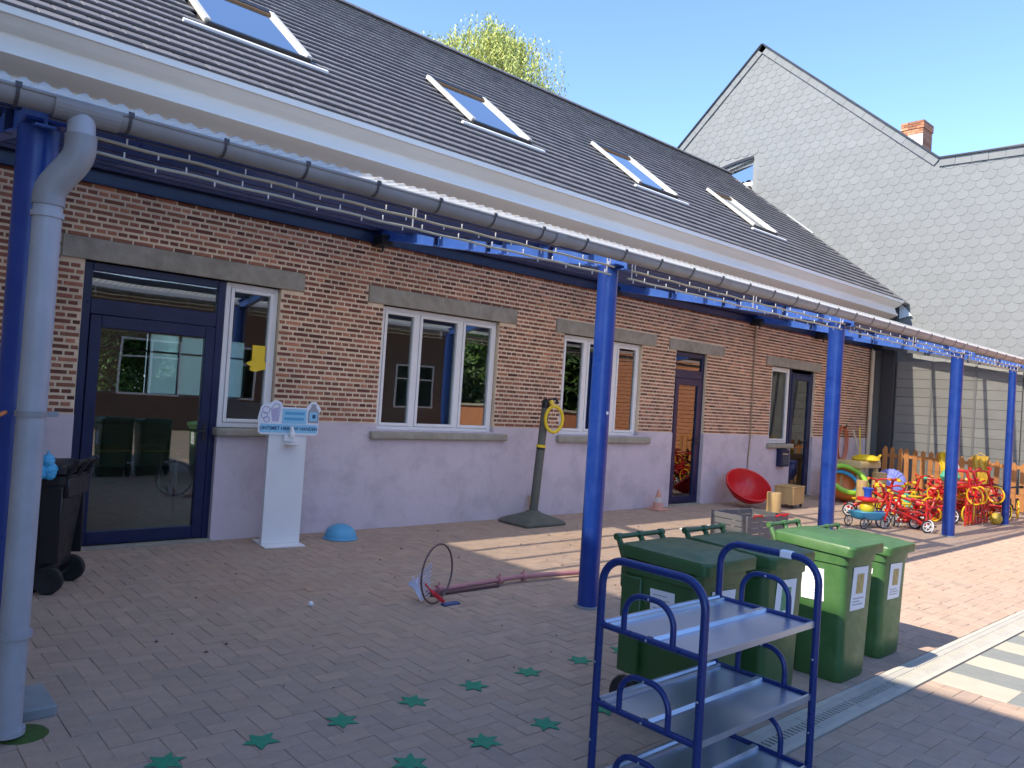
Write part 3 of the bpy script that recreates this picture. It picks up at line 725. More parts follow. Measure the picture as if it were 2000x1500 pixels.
for i, (x, y, h) in enumerate([(21.2, -4.0, 6.0), (22.5, -8.8, 7.0), (20.8, -13.5, 6.5)]):
    tr = thing('leafy_tree', ['dark leafy tree behind the low wall, nearest the orange building', 'large dark leafy tree in the middle beyond the low wall', 'dark leafy tree at the far end of the low wall', 'dark leafy tree beside the opposite wing'][i], 'tree', (x, y, 0), group='trees reflected in the windows')
    m_ = MB(); leaf_cloud(m_, [(0, 0, h*0.62, h*0.42, 1.0), (1.0, 0.8, h*0.45, h*0.36, 1), (-.8, -.9, h*0.45, h*.36, 1), (0, 0, h*.3, h*.3, 1)], 9000, 0.34); m_.build('crown', leafg_m, tr)
    m_ = MB(); m_.tube([(0, 0, 0), (0, 0, h*0.6)], [0.2, 0.1], 8); m_.build('trunk', bark_m, tr)
for i, (x, y) in enumerate([(4.35, 16.8), (7.5, 20), (11.1, 17.2)]):
    tr = thing('garden_bush', ['green bush seen through the rear window behind the first door', 'green bush outside the rear wall between the rear windows', 'green bush seen through the rear window behind the wide window'][i], 'bush', (x, y, 0), group='bushes behind the school')
    m_ = MB(); leaf_cloud(m_, [(0, 0, 1.5, 1.0, 1.7), (0, 0, 2.6, 0.9, 1.2)], 14000, 0.11); m_.build('crown', leafg_m, tr)

# ================================================================ CANOPY
can = thing('canopy', 'long blue steel canopy with corrugated roof on round posts', 'canopy')
PY = 4.06
def bz(y): return 2.68+0.177*(y-PY)
for i, (x, r, zt) in enumerate([(0.66, 0.083, 2.68), (4.58, 0.080, 2.68), (8.52, 0.085, 2.68), (12.38, 0.085, 2.68), (15.03, 0.058, 2.68)]):
    p = MB(); p.lathe([(r, 0), (r, zt)], 28, T(x, PY, 0)); po = p.build('post', blue, can, smooth=True)
    cp = MB(); cp.rbox(x-r*0.9, x+r*1.05, PY-0.13, PY+0.10, 2.68, 2.695, 0.002, 1)
    cp.build('cap_plate', blue, po)
    if i == 0: 
        bs = MB(); bs.rbox(x-0.2, x+0.24, PY-0.06, PY+0.26, -0.01, 0.05, 0.01, 1); bs.build('footing', mat('pale_footing', (0.27, 0.29, 0.29), 0.8, var=0.15), po)
    elif i != 2:
        bs = MB(); bs.lathe([(r+0.025, -0.005), (r+0.025, 0.012), (r, 0.014)], 24, T(x, PY, 0)); bs.build('footing', zinc, po)
# small white tag and stickers
s_ = MB(); s_.rbox(-0.012, 0.012, -0.004, 0.0, -0.012, 0.012, 0.002, 1)
s_.build('sticker', white_p, can, (4.58-0.004, PY-0.0865, 1.53))
BX = [0.66, 4.62, 8.60, 12.60, 15.05, 17.72]
for i, x in enumerate(BX):
    y0, y1 = PY-0.16, WY-0.02
    b = MB()
    def seg(x0, x1, h0, h1):
        b.add([(x0, y0, bz(y0)+h0), (x1, y0, bz(y0)+h0), (x1, y1, bz(y1)+h0), (x0, y1, bz(y1)+h0), (x0, y0, bz(y0)+h1), (x1, y0, bz(y0)+h1), (x1, y1, bz(y1)+h1), (x0, y1, bz(y1)+h1)],
              [(3, 2, 1, 0), (4, 5, 6, 7), (0, 1, 5, 4), (1, 2, 6, 5), (2, 3, 7, 6), (3, 0, 4, 7)])
    seg(x-0.04, x+0.04, 0.0, 0.012); seg(x-0.04, x+0.04, 0.138, 0.15); seg(x-0.006, x+0.006, 0.012, 0.138)
    bo = b.build('beam', mat('sunlit_blue_beam_paint', (0.045, 0.13, 0.46), 0.45, var=0.1, scale=6, dirt=(0.12, 0.22, 0.5), dscale=6, damt=0.5) if i < 5 else mat('grey_beam', (0.12, 0.12, 0.125), 0.5), can)  # beam blue lightened in place of sunlight; the noise adds dust
    for y in (4.75, 5.6, 6.45):
        pl = MB(); pl.box(x-0.043, x-0.0065, y-0.012, y+0.012, bz(y)-0.004, bz(y)+0.142); pl.build('bolted_plate', navy, bo)
    bk = MB(); bk.rbox(x-0.10, x+0.05, WY-0.24, WY-0.02, bz(WY)-0.10, bz(WY)+0.02, 0.004, 1); bk.tube([(x-0.06, WY-0.2, bz(WY)-0.1), (x-0.06, WY-0.2, bz(WY)-0.17)], 0.012, 6); bk.build('wall_bracket', black_p, bo)
for xa, xb in zip([-2.5]+BX[:-1], BX):
    for y in (4.3, 4.9, 5.4, 5.9, 6.4, 6.9, WY-0.10):
        q = MB(); hh = 0.072; M_ = T(0, y, bz(y)+0.084) @ RX(0.175)
        q.rbox(xa+0.008, xb-0.041, -0.028, 0.028, 0, hh, 0.005, 1, M_); q.build('purlin', navy, can)
ld = MB(); ld.rbox(XL, 17.65, WY-0.05, WY-0.003, 3.25, 3.46, 0.004, 1); ld.build('wall_rail', navy, can)
# corrugated sheets
pitch = 0.076; nseg = 6
y0, y1 = 3.80, WY-0.01
for k in range(20):
    x0 = -2.4+k*1.0; w_ = 1.02
    n = int(w_/pitch*nseg); mb = MB()
    for j in range(2):
        y = (y0, y1)[j]
        for i in range(n+1):
            x = x0+w_*i/n; mb.v.append((x, y, bz(y)+0.168+0.010*math.sin(2*PI*x/pitch)+0.002*(k % 2)))
    for i in range(n): mb.face(i, i+1, n+2+i, n+1+i)
    if x0 > 17.2: continue
    mb.build('roof_sheet', sheet_m, can, smooth=True, angle=180)
# gutter
GY, GZ, GR = 3.80, 2.745, 0.060
gm = MB()
n = 14
for r0, flip in ((GR, 0), (GR-0.004, 1)):
    for xx in (-2.5, 17.9):
        for i in range(n+1):
            a = PI+PI*i/n; gm.v.append((xx, GY+r0*math.cos(a), GZ+r0*math.sin(a)))
for i in range(n):
    gm.face(i, i+1, n+2+i, n+1+i); gm.face(2*(n+1)+i, 2*(n+1)+n+1+i, 2*(n+1)+n+2+i, 2*(n+1)+i+1)
gut = gm.build('gutter', zinc, can, smooth=True)
lip = MB(); lip.tube([(-2.5, GY-GR, GZ+0.004), (17.9, GY-GR, GZ+0.004)], 0.009, 8); lip.build('gutter_lip', zinc, gut, smooth=True)
br = MB()
pts = [(0, GY+(GR+0.004)*math.cos(PI+PI*i/10), GZ+(GR+0.004)*math.sin(PI+PI*i/10)) for i in range(11)]
for p, q in zip(pts[:-1], pts[1:]):
    br.add([(-0.007, p[1], p[2]), (0.007, p[1], p[2]), (0.007, q[1], q[2]), (-0.007, q[1], q[2])], [(0, 1, 2, 3)])
br.box(-0.012, 0.012, GY-GR-0.012, GY-GR-0.004, GZ-0.002, GZ+0.02)
bme = br.mesh('gutter_bracket', mat('dark_bracket', (0.06, 0.06, 0.065), 0.5))
for k in range(44): place('gutter_bracket', bme, gut, (-1.2+k*0.431, 0, 0))
jn = MB()
pts = [(0, GY+(GR+0.007)*math.cos(PI+PI*i/12), GZ+(GR+0.007)*math.sin(PI+PI*i/12)) for i in range(13)]
for p, q in zip(pts[:-1], pts[1:]): jn.add([(-0.045, p[1], p[2]), (0.045, p[1], p[2]), (0.045, q[1], q[2]), (-0.045, q[1], q[2])], [(0, 1, 2, 3)])
jme = jn.mesh('gutter_joint', zinc); jme.polygons.foreach_set('use_smooth', [True]*len(jme.polygons))
for x in (3.72, 7.7, 11.7, 15.6): place('gutter_joint', jme, gut, (x, 0, 0))
ol = MB()
pts = [(0, GY+(GR+0.009)*math.cos(PI+PI*i/12), GZ+(GR+0.009)*math.sin(PI+PI*i/12)) for i in range(13)]
for p, q in zip(pts[:-1], pts[1:]): ol.add([(0.66, p[1], p[2]), (0.92, p[1], p[2]), (0.92, q[1], q[2]), (0.66, q[1], q[2])], [(0, 1, 2, 3)])
ol.build('gutter_outlet', zinc, gut, smooth=True)

# downpipe
dp = thing('downpipe', 'grey plastic downpipe strapped to the nearest canopy post', 'drainpipe')
path = []
for i in range(9):
    t_ = i/8; s_ = 3*t_*t_-2*t_*t_*t_
    path.append((0.775-0.095*s_, 3.79+0.055*s_, 2.56-0.22*t_))
dm = MB(); dm.tube([(0.775, 3.80, 2.70), (0.775, 3.79, 2.57)], 0.056, 18); dm.build('outlet_pipe', pipe_m, dp, smooth=True)
dm = MB(); dm.tube([(0.775, 3.79, 2.62), (0.775, 3.79, 2.57)]+path+[(0.68, 3.845, 2.30)], 0.064, 18); dm.build('elbow', zinc, dp, smooth=True)
dm = MB(); dm.tube([(0.68, 3.845, 2.31), (0.675, 3.85, 0.03)], 0.057, 20); dm.build('pipe', pipe_m, dp, smooth=True)
for z_ in (2.26, 0.035, 0.45):
    dm = MB(); dm.tube([(0.68, 3.846, z_-0.012), (0.68, 3.846, z_+0.012)], 0.065, 20); dm.build('collar', pipe_m, dp, smooth=True)
dm = MB(); dm.tube([(0.677, 3.847, 1.385), (0.677, 3.847, 1.41)], 0.063, 20); dm.box(0.73, 0.78, 3.84, 3.86, 1.385, 1.41); dm.build('strap', zinc, dp, smooth=True)
ms = MB(); ms.lathe([(0.10, 0), (0.085, 0.012), (0.0, 0.016)], 14, T(0.74, 3.86, 0), True, False); ms.build('moss_patch', moss_m, kind='stuff', smooth=True)
# chain to the left
cn = thing('barrier_chain', 'red and white plastic chain tied to the nearest post', 'chain')
def catenary(a, b, sag, n):
    return [Vector(a).lerp(Vector(b), i/n)+Vector((0, 0, -4*sag*(i/n)*(1-i/n))) for i in range(n+1)]
pc = catenary((0.585, 3.86, 1.40), (-1.6, 3.9, 1.30), 0.30, 44)
lk = {}
for nm, mm in (('r', org_p), ('w', white_p)):
    q = MB(); q.torus(0.03, 0.0075, 14, 6, sy=0.62); lk[nm] = q.mesh('link', mm, smooth=True)
for i in range(44):
    p, q = pc[i], pc[i+1]; d = (q-p)
    o = place('link', lk['r' if (i//4) % 2 == 0 else 'w'], cn, (p+q)/2)
    o.rotation_euler = (d.to_track_quat('X', 'Z').to_matrix().to_4x4() @ RX(PI/2*(i % 2))).to_euler()

# light strings
def light_string(z_, x0, x1, label, yy, nb):
    o = thing('light_string', label, 'string lights', group='light strings under the gutter')
    n = 60; q = MB()
    pts = [(x0+(x1-x0)*i/n, yy, z_+0.0025*math.sin(i*0.9)-0.006*math.sin(PI*i/n)) for i in range(n+1)]
    q.tube(pts, 0.0075, 6); q.build('cable', led_m, o, smooth=True)
    bl = MB(); bl.tube([(0, 0, 0), (0, 0, -0.012)], 0.004, 6); bl.lathe([(0.003, -0.010), (0.0042, -0.014), (0.0042, -0.024), (0.002, -0.027)], 8)
    bm_ = bl.mesh('bulb', white_p, smooth=True)
    for k in range(nb):
        x = x0+(x1-x0)*(k+0.5)/nb; sgn = 1 if k % 2 else -1
        place('bulb', bm_, o, (x, yy, z_+0.005*sgn), (0 if sgn < 0 else PI, 0, 0))
    for x in (x0+0.05, x1-0.05, (x0+x1)/2): hk = MB(); hk.box(x-0.004, x+0.004, yy-0.002, yy+0.002, z_, 2.74); hk.build('hanger', white_p, o)
P_X = [0.78, 4.50, 4.70, 8.44, 8.60, 12.30, 12.50, 14.95]
nm_ = ['between the downpipe and the second post', 'between the second and third posts', 'between the third and fourth posts', 'between the fourth post and the thin last post']
for i in range(4):
    light_string(2.665, P_X[2*i], P_X[2*i+1], 'upper cream light string '+nm_[i], 3.93, 26)
    light_string(2.608, P_X[2*i], P_X[2*i+1], 'lower cream light string '+nm_[i], 3.96, 26)

# ================================================================ BINS
def rrect(hx, hy, r, n=4, cx=0, cy=0):
    p = []
    for (sx, sy, a0) in ((1, 1, 0), (-1, 1, PI/2), (-1, -1, PI), (1, -1, 1.5*PI)):
        for i in range(n+1):
            a = a0+PI/2*i/n; p.append((cx+sx*(hx-r)+r*math.cos(a), cy+sy*(hy-r)+r*math.sin(a)))
    return p
def bin_tree(label, m_, loc, rz=0, group='green wheelie bins in a row', gape=0.0, labels='both', name='wheelie_bin', H=0.80, lean=0.0):
    o = thing(name, label, 'bin', loc, rz, group)
    b = MB()
    rings = []
    for z_, hx, hy, cy in ((0.0, .165, .155, -.06), (0.02, .175, .165, -.06), (0.16, .182, .178, -.052), (0.165, .182, .205, -.025), (0.5, .20, .222, -.012), (H-0.07, .213, .238, 0.0), (H-0.065, .222, .247, 0.0), (H, .224, .249, 0.0)):
        rings.append([(x, y, z_) for x, y in rrect(hx, hy, .045, 4, 0, cy)])
    b.ring_loft(rings, None, True, False); b.build('body', m_, o, smooth=True, angle=35)
    # ribs on both sides at the back
    rb = MB()
    for sx in (-1, 1): rb.rbox(sx*0.212-0.012, sx*0.212+0.012, 0.10, 0.23, 0.22, H-0.08, 0.006, 1)
    rb.rbox(-0.2, 0.2, 0.225, 0.262, H-0.16, H-0.02, 0.01, 1)
    rb.build('rib', m_, o, smooth=True)
    l = MB(); M_ = T(0, 0.262, H+0.066) @ RX(gape+0.045)
    rr = []
    for z_, hx, hy, cy in ((-0.05, .236, .268, -.285), (0.0, .238, .27, -.285), (0.012, .232, .264, -.285), (0.014, .205, .235, -.285), (0.030, .165, .190, -.285), (0.036, .10, .12, -.285)):
        rr.append([(x, y, z_) for x, y in rrect(hx, hy, .04, 4, 0, cy)])
    l.ring_loft(rr, M_, False, True); l.build('lid', m_, o, smooth=True, angle=30)
    h = MB(); hz = H+0.098; hy = 0.30
    h.tube([(-0.19, hy, hz), (0.19, hy, hz)], 0.014, 8)
    for x in (-0.185, 0.0, 0.185): h.tube([(x, 0.24, H-0.01), (x, hy, hz)], [0.022, 0.014], 8); h.tube([(x-.018, hy, hz), (x+.018, hy, hz)], 0.019, 8)
    h.build('handle', m_, o, smooth=True)
    for sx in (-1, 1):
        w_ = MB(); M_ = T(sx*0.205, 0.17, 0.10) @ RY(PI/2)
        w_.lathe([(0.0, -0.018), (0.05, -0.02), (0.062, -0.024), (0.092, -0.024), (0.100, -0.012), (0.100, 0.012), (0.092, 0.024), (0.062, 0.024), (0.05, 0.02), (0.0, 0.018)], 24, M_)
        w_.build('wheel', rubber, o, smooth=True)
    ax = MB(); ax.tube([(-0.19, 0.17, 0.10), (0.19, 0.17, 0.10)], 0.012, 8); ax.build('axle', black_p, o)
    if labels:
        # front sheet
        def sheet(M_, w_, h_, pic, nm='paper_label'):
            q = MB(); q.box(-w_/2, w_/2, -0.0015, 0.0, -h_/2, h_/2, M_); s0 = q.build(nm, paper, o)
            q = MB()
            if pic: q.box(-w_*.22, w_*.25, -0.0028, -0.0016, -h_*.12, h_*.34, M_); q.build('picture_print', pic, s0); q = MB()
            for k in range(3 if pic else 7):
                zz = (-h_*.24-k*h_*.07) if pic else (h_*.36-k*h_*.11)
                q.box(-w_*.38, w_*R.uniform(.1, .38), -0.0026, -0.0016, zz, zz+h_*0.022, M_)
            q.build('print', print_m, s0)
        tilt = 0.055
        if 'f' in labels: sheet(T(0.0, -0.2365, 0.575) @ RX(tilt-0.02) @ RZ(0) @ RY(0.04), 0.21, 0.27, print_c if m_ is green_sunlit else print_g)
        if 's' in labels: sheet(T(-0.208, -0.03, 0.585) @ RZ(-PI/2) @ RX(0.038) @ RY(-0.03), 0.15, 0.20, None)
        if 'w' in labels:
            q = MB(); q.box(-0.10, 0.10, -0.0015, 0, -0.02, 0.02, T(-0.2105, -0.06, 0.66) @ RZ(-PI/2) @ RX(0.038) @ RY(0.06)); q.build('tape', paper, o)
    return o
def fit(o, x, y): o.location = (x, y, 0)
BY = 2.30
bin_tree('leftmost shaded green wheelie bin, lid slightly raised, behind the blue trolley', green_shaded, (3.40, 2.36, 0), gape=-0.03, labels='fs')
bin_tree('second shaded green wheelie bin from the left with a paper sheet on its front', green_shaded, (3.97, 2.33, 0), labels='f')
b3_ = bin_tree('sunlit green wheelie bin nearest the shaded pair, white sheets on two sides', green_sunlit, (4.84, 2.30, 0), labels='fs')
b4_ = bin_tree('rightmost and smallest sunlit green wheelie bin with white tape across its side', green_sunlit, (5.56, 2.36, 0), labels='fsw')
b3_.scale = (0.97, 0.97, 0.985); b4_.scale = (0.93, 0.93, 0.90)
bin_tree('black wheelie bin standing behind the grey downpipe', black_p, (1.23, 6.45, 0), rz=math.radians(-122), group=None, labels='', H=0.84)
bag = thing('plastic_bag', 'crumpled light blue plastic bag hanging on the black bin', 'bag', (1.20, 6.15, 0.90))
q = MB(); 
for k in range(5):
    rr = []; cx, cz = R.uniform(-.03, .03), R.uniform(-.04, .05)
    for i in range(7):
        a = PI*i/6; rr.append([(cx+0.04*math.sin(a)*math.cos(b)*(1+.35*R.random())+.001, 0.035*math.sin(a)*math.sin(b)*(1+.35*R.random()), cz+0.05*math.cos(a)) for b in [2*PI*j/9 for j in range(9)]])
    q.ring_loft(rr)
q.build('bag_film', cyan_p, bag)
q = MB(); q.tube([(0, 0, 0), (0.01, -.01, 0.07), (0, 0, 0.12)], 0.008, 6); q.build('bag_knot', cyan_p, bag)

# ================================================================ TROLLEY
TX0, TX1, TY0, TY1 = 2.31, 3.13, 1.505, 1.975
tro = thing('shelf_trolley', 'dark blue tubular trolley with three grey metal shelves', 'trolley', (TX0, TY0, 0))
LX, LY = TX1-TX0, TY1-TY0
def arch(x, ya, yb, z0, z1, r, rad, n=8):
    pts = [(x, ya, z0)]
    for i in range(n+1): a = PI-PI/2*i/n; pts.append((x, ya+r+r*math.cos(a), z1-r+r*math.sin(a)))
    for i in range(n+1): a = PI/2-PI/2*i/n; pts.append((x, yb-r+r*math.cos(a), z1-r+r*math.sin(a)))
    pts.append((x, yb, z0)); return pts
SZ = [0.15, 0.445, 0.745]
for x, nm in ((0, 'end_frame'), (LX, 'end_frame')):
    q = MB(); q.tube(arch(x, 0, LY, 0.10, 1.005, 0.10, 0), 0.0155, 14)
    ef = q.build(nm, trolley_m, tro, smooth=True)
    for z_ in SZ:
        q = MB(); q.tube([(x, 0, z_), (x, LY, z_)], 0.0125, 12); q.build('rail', trolley_m, ef, smooth=True)
        q = MB(); q.tube(arch(x, LY*0.27, LY*0.75, z_, z_+0.15, 0.085, 0), 0.0115, 12); q.build('hoop_rail', trolley_m, ef, smooth=True)
    if True:
        s1 = -1 if x == 0 else 1
        for yy, zz in ((0, 0.60), (0, 0.30), (LY, 0.60), (LY, 0.30), (LY*0.5, SZ[2]), (LY*0.5, SZ[1]), (LY*.5, SZ[2]+.15), (LY*.5, SZ[1]+.15), (LY*.5, SZ[0]+.15)):
            xo = -0.0165 if yy in (0, LY) else -0.0135
            bl = MB(); bl.lathe([(0.005, 0), (0.005, 0.003), (0.002, 0.005)], 8, T(x+xo, yy, zz) @ RY(-PI/2)); bl.build('bolt', steel, ef, smooth=True)
for z_ in SZ:
    q = MB(); e = 0.014
    # profiled sheet: lips on long edges and raised rib in the middle
    pr = [(0.0, -0.012), (0.0, 0.012), (0.012, 0.012), (0.018, -0.002), (LY*0.5-0.02, -0.002), (LY*0.5-0.012, 0.012), (LY*0.5+0.012, 0.012), (LY*0.5+0.02, -0.002), (LY-0.045, -0.002), (LY-0.04, 0.010), (LY-0.028, 0.010), (LY-0.022, 0.0), (LY-0.012, 0.014), (LY, 0.014), (LY, -0.012),
          (LY-0.004, -0.012), (LY-0.004, -0.005), (0.004, -0.005), (0.004, -0.012)]
    q.prism([(a, b+z_) for a, b in pr], e, LX-e, 'x')
    sh = q.build('shelf', steel, tro)
q = MB(); q.rbox(LX-.017, LX+.017, 0.12, 0.175, 0.99, 1.022, 0.004, 1); q.build('tape_wrap', paper, tro)
for x in (0, LX):
    for y in (0, LY):
        q = MB(); q.tube([(x, y, 0.10), (x, y, 0.075)], 0.010, 8); q.box(x-.012, x+.012, y-.016, y+.016, 0.03, 0.08); q.lathe([(0.034, -0.009), (0.036, 0), (0.034, 0.009)], 16, T(x, y-.0, 0.036) @ RX(PI/2)); q.build('caster', rubber, tro, smooth=True)

# ================================================================ SANITISER STAND
st = thing('sanitiser_stand', 'white hand sanitiser column with pale blue sign on top', 'stand', (3.475, 7.20, 0), rz=math.radians(-8))
q = MB(); q.rbox(-0.19, 0.19, -0.04, 0.04, 0.012, 1.10, 0.004, 1); q.build('column', white_p, st)
q = MB(); q.rbox(-0.20, 0.20, -0.20, 0.22, 0.0, 0.012, 0.002, 1); q.build('base_plate', white_p, st)
sp = MB()
outl = [(-0.30, 1.11), (-0.27, 1.09), (0.27, 1.09), (0.30, 1.11), (0.30, 1.32), (0.315, 1.36), (0.285, 1.40), (0.26, 1.43), (0.215, 1.43), (0.19, 1.40), (0.165, 1.365), (-0.07, 1.365), (-0.09, 1.41), (-0.13, 1.43), (-0.17, 1.42), (-0.20, 1.395), (-0.25, 1.39), (-0.285, 1.36), (-0.30, 1.30), (-0.31, 1.25)]
sp.prism(outl, -0.055, -0.047); sg = sp.build('sign_panel', signw, st)
q = MB(); q.box(-0.285, 0.285, -0.0565, -0.0555, 1.11, 1.195); q.box(-0.075, 0.17, -0.0565, -0.0555, 1.20, 1.35); q.build('blue_field', signb, sg)
q = MB(); q.box(-0.05, 0.15, -0.058, -0.0572, 1.29, 1.32); q.box(-0.055, 0.145, -0.058, -0.0572, 1.235, 1.265); q.build('faded_print', signb2, sg)
q = MB(); q.prism([(0.185, 1.215), (0.295, 1.215), (0.295, 1.33), (0.265, 1.375), (0.262, 1.405), (0.215, 1.405), (0.213, 1.375), (0.185, 1.33)], -0.0565, -0.0555)
q.build('bottle_print', print_m, sg)
q = MB(); q.box(0.20, 0.28, -0.058, -0.0572, 1.235, 1.325); q.build('bottle_label', signb, sg)
q = MB(); q.box(0.230, 0.262, -0.0592, -0.0582, 1.262, 1.300); q.build('bottle_mark', signn, sg)
q = MB()
for (cx, cz, r) in ((-0.235, 1.33, .035), (-0.25, 1.28, .03), (-0.225, 1.24, .028)): q.torus(r, 0.005, 16, 5, T(cx, -0.057, cz) @ RX(PI/2))
q.prism([(-0.19, 1.34), (-0.11, 1.36), (-0.12, 1.22), (-0.17, 1.22)], -0.0565, -0.0555)
q.tube([(-0.19, -.057, 1.34), (-0.15, -.057, 1.40), (-0.105, -.057, 1.385), (-0.10, -.057, 1.33), (-0.115, -.057, 1.22)], 0.005, 5)
q.build('hands_print', mat('lilac_print', (0.45, 0.42, 0.62), 0.5), sg)
tm = text_mesh('ONTSMET HIER UW HANDEN', 0.048, 'lettering', 0.0006); tm.materials.append(signn)
o = place('lettering', tm, sg, (0.0, -0.0575, 1.152), (PI/2, 0, 0)); o.scale = (0.90, 1, 1)
q = MB(); q.rbox(-0.05, 0.05, -0.09, -0.056, 1.03, 1.09, 0.008, 2); q.lathe([(0.030, 1.07), (0.034, 1.10), (0.016, 1.155), (0.010, 1.18)], 14, T(0.02, -0.095, 0)); q.build('dispenser', white_p, st, smooth=True)
q = MB(); q.lathe([(0.02, 0.985), (0.055, 0.99), (0.072, 1.005), (0.066, 1.008), (0.02, 0.995)], 18, T(0.015, -0.115, 0)); q.build('drip_tray', white_p, st, smooth=True)

# half ball
hb = thing('half_ball', 'light blue upturned plastic bowl on the ground by the lilac wall', 'bowl', (4.17, 7.22, 0))
q = MB(); q.lathe([(0.178, 0), (0.18, 0.012), (0.172, 0.02)]+[(0.168*math.cos(a), 0.02+0.135*math.sin(a)) for a in [PI/2*i/8 for i in range(8)]]+[(0.001, .155)], 28, T(0, 0, 0)); q.build('shell', mat('powder_blue_plastic', (0.10, 0.36, 0.58), 0.5, var=.06), hb, smooth=True)
q = MB(); q.torus(0.176, 0.008, 28, 6, T(0, 0, 0.008)); q.build('rim', mat('powder_blue_plastic', (0.10, 0.36, 0.58), 0.5), hb, smooth=True)

# ring post
rpst = thing('ring_post', 'tall dark rubber post with a yellow ring leaning by the wall', 'post', (6.93, 7.18, 0))
q = MB(); q.ring_loft([[(x, y, z_) for x, y in rrect(h, h*.8, rr_, 4)] for z_, h, rr_ in ((0, .36, .06), (0.03, .365, .06), (0.06, .33, .06), (0.10, .22, .05), (0.14, .11, .05), (0.17, .07, .04))]); q.build('base', grey_rub, rpst, smooth=True, angle=30)
M_ = RY(0.075)
q = MB(); q.tube([(0, 0, 0.12), (0, 0, 1.0)], 0.056, 16, M_); q.tube([(0, 0, 1.0), (0, 0, 1.55)], 0.052, 16, M_); q.build('pole', grey_rub, rpst, smooth=True)
q = MB(); q.tube([(0, 0, 0.985), (0, 0, 1.02)], 0.062, 18, M_); q.build('band', yel_p, rpst, smooth=True)
q = MB(); q.tube([(0, 0, 0.955), (0, 0, 0.985)], 0.058, 18, M_); q.tube([(0, 0, 1.5), (0, 0, 1.60), (0, 0, 1.62)], [0.055, 0.055, 0.03], 14, M_); q.tube([(0.0, -0.03, 1.60), (0.09, -0.08, 1.64), (0.12, -0.10, 1.58)], 0.022, 10, M_); q.build('clamp', black_p, rpst, smooth=True)
q = MB(); q.torus(0.115, 0.022, 30, 10, T(0.15, -0.13, 1.36) @ RZ(-0.5) @ RX(PI/2), sy=1.45); q.tube([(0.13, -0.12, 1.53), (0.11, -0.09, 1.60)], 0.028, 8); q.build('ring', yel_p, rpst, smooth=True)
q = MB(); q.box(0.17, 0.22, -0.135, -0.105, 1.165, 1.215); q.build('ring_tape', white_p, rpst)
pk = thing('wooden_stick', 'short pale wooden plank leaning on the lilac wall behind the ring post', 'plank', (7.20, 7.50, 0))
q = MB(); q.rbox(-0.028, 0.028, -0.012, 0.012, 0.0, 0.30, 0.004, 1, RX(-0.12) @ RY(0.08)); q.build('plank_board', wood_l, pk)
q = MB(); q.rbox(-0.022, 0.03, -0.012, 0.014, 0.29, 0.36, 0.004, 1, RX(-0.12) @ RY(0.25)); q.build('plank_end', wood_l, pk)
cnn = thing('traffic_cone', 'small faded pink traffic cone beside the narrow door', 'cone', (9.86, 7.40, 0))
cone_m = mat('faded_cone', (0.62, 0.30, 0.22), 0.6, var=0.1)
q = MB(); q.rbox(-0.13, 0.13, -0.13, 0.13, 0, 0.02, 0.006, 1); q.build('cone_base', cone_m, cnn)
q = MB(); q.lathe([(0.095, 0.02), (0.02, 0.31), (0.012, 0.315)], 20); q.build('cone_body', cone_m, cnn, smooth=True)
q = MB(); q.lathe([(0.072, 0.12), (0.052, 0.20)], 20, None, False, False); q.build('cone_stripe', mat('dirty_white_band', (0.6, 0.52, 0.48), 0.6), cnn, smooth=True)

# basketball hoop lying
hp = thing('toy_basketball_hoop', 'fallen pink toy basketball hoop lying under the canopy', 'basketball hoop', (3.55, 4.90, 0))
q = MB(); q.torus(0.222, 0.0075, 40, 8, T(0.02, -0.20, 0.228) @ RZ(math.radians(22)) @ RX(PI/2)); q.build('ring', mat('rusty_ring', (0.12, 0.07, 0.07), 0.5), hp, smooth=True)
q = MB(); q.tube([(0.10, 0.02, 0.03), (1.05, 0.0, 0.05), (1.95, -0.12, 0.035)], 0.022, 10); hpole = q.build('pole', pink_m, hp, smooth=True)
q = MB(); q.tube([(0.10, -0.03, 0.016), (0.8, -0.04, 0.016)], 0.014, 8); q.build('brace', mat('dark_brace', (0.12, 0.05, 0.05), 0.5), hp, smooth=True)
for x in (0.20, 0.84, 1.12): 
    q = MB(); q.lathe([(0.034, -0.02), (0.034, 0.02)], 12, T(x, 0.0, 0.045) @ RY(PI/2)); q.tube([(x, 0, 0.05), (x, 0, 0.10)], [0.015, 0.006], 8); q.build('clamp', pink_m, hp, smooth=True)
q = MB()
for k in range(9):
    a = k*0.7; q.tube([(-0.08+.02*math.sin(a), -0.16+.015*k, 0.02+0.02*k), (-0.13+0.03*math.cos(a), -0.08, 0.10+0.01*k), (-0.05, -0.05-.01*k, 0.18-0.02*k), (0.0, -0.15, 0.30-0.03*k)], 0.006, 5)
q.build('net', mat('pale_net', (0.62, 0.60, 0.72), 0.7), hp, smooth=True)
q = MB()
for k in range(4): q.tube([(-0.03+.02*k, -0.12, 0.14-0.02*k), (0.02, -0.20, 0.05+.01*k), (0.06, -0.26, 0.012+.006*k)], 0.007, 5)
q.build('net_cord', red_p, hp, smooth=True)
q = MB(); q.rbox(-0.02, 0.13, -0.06, 0.0, 0.0, 0.015, 0.004, 1, T(0.05, -0.25, 0)); q.build('bracket', mat('dull_blue', (0.04, 0.08, 0.2), 0.5), hp)
wb = MB(); wb.lathe([(0.001, 0)]+[(0.02*math.sin(a), 0.02-0.02*math.cos(a)) for a in [PI*i/8 for i in range(1, 8)]]+[(0.001, 0.04)], 14)
wb.build('small_ball', white_p, None, (2.72, 5.06, 0), smooth=True, label='tiny white ball alone on the shaded paving', category='ball')
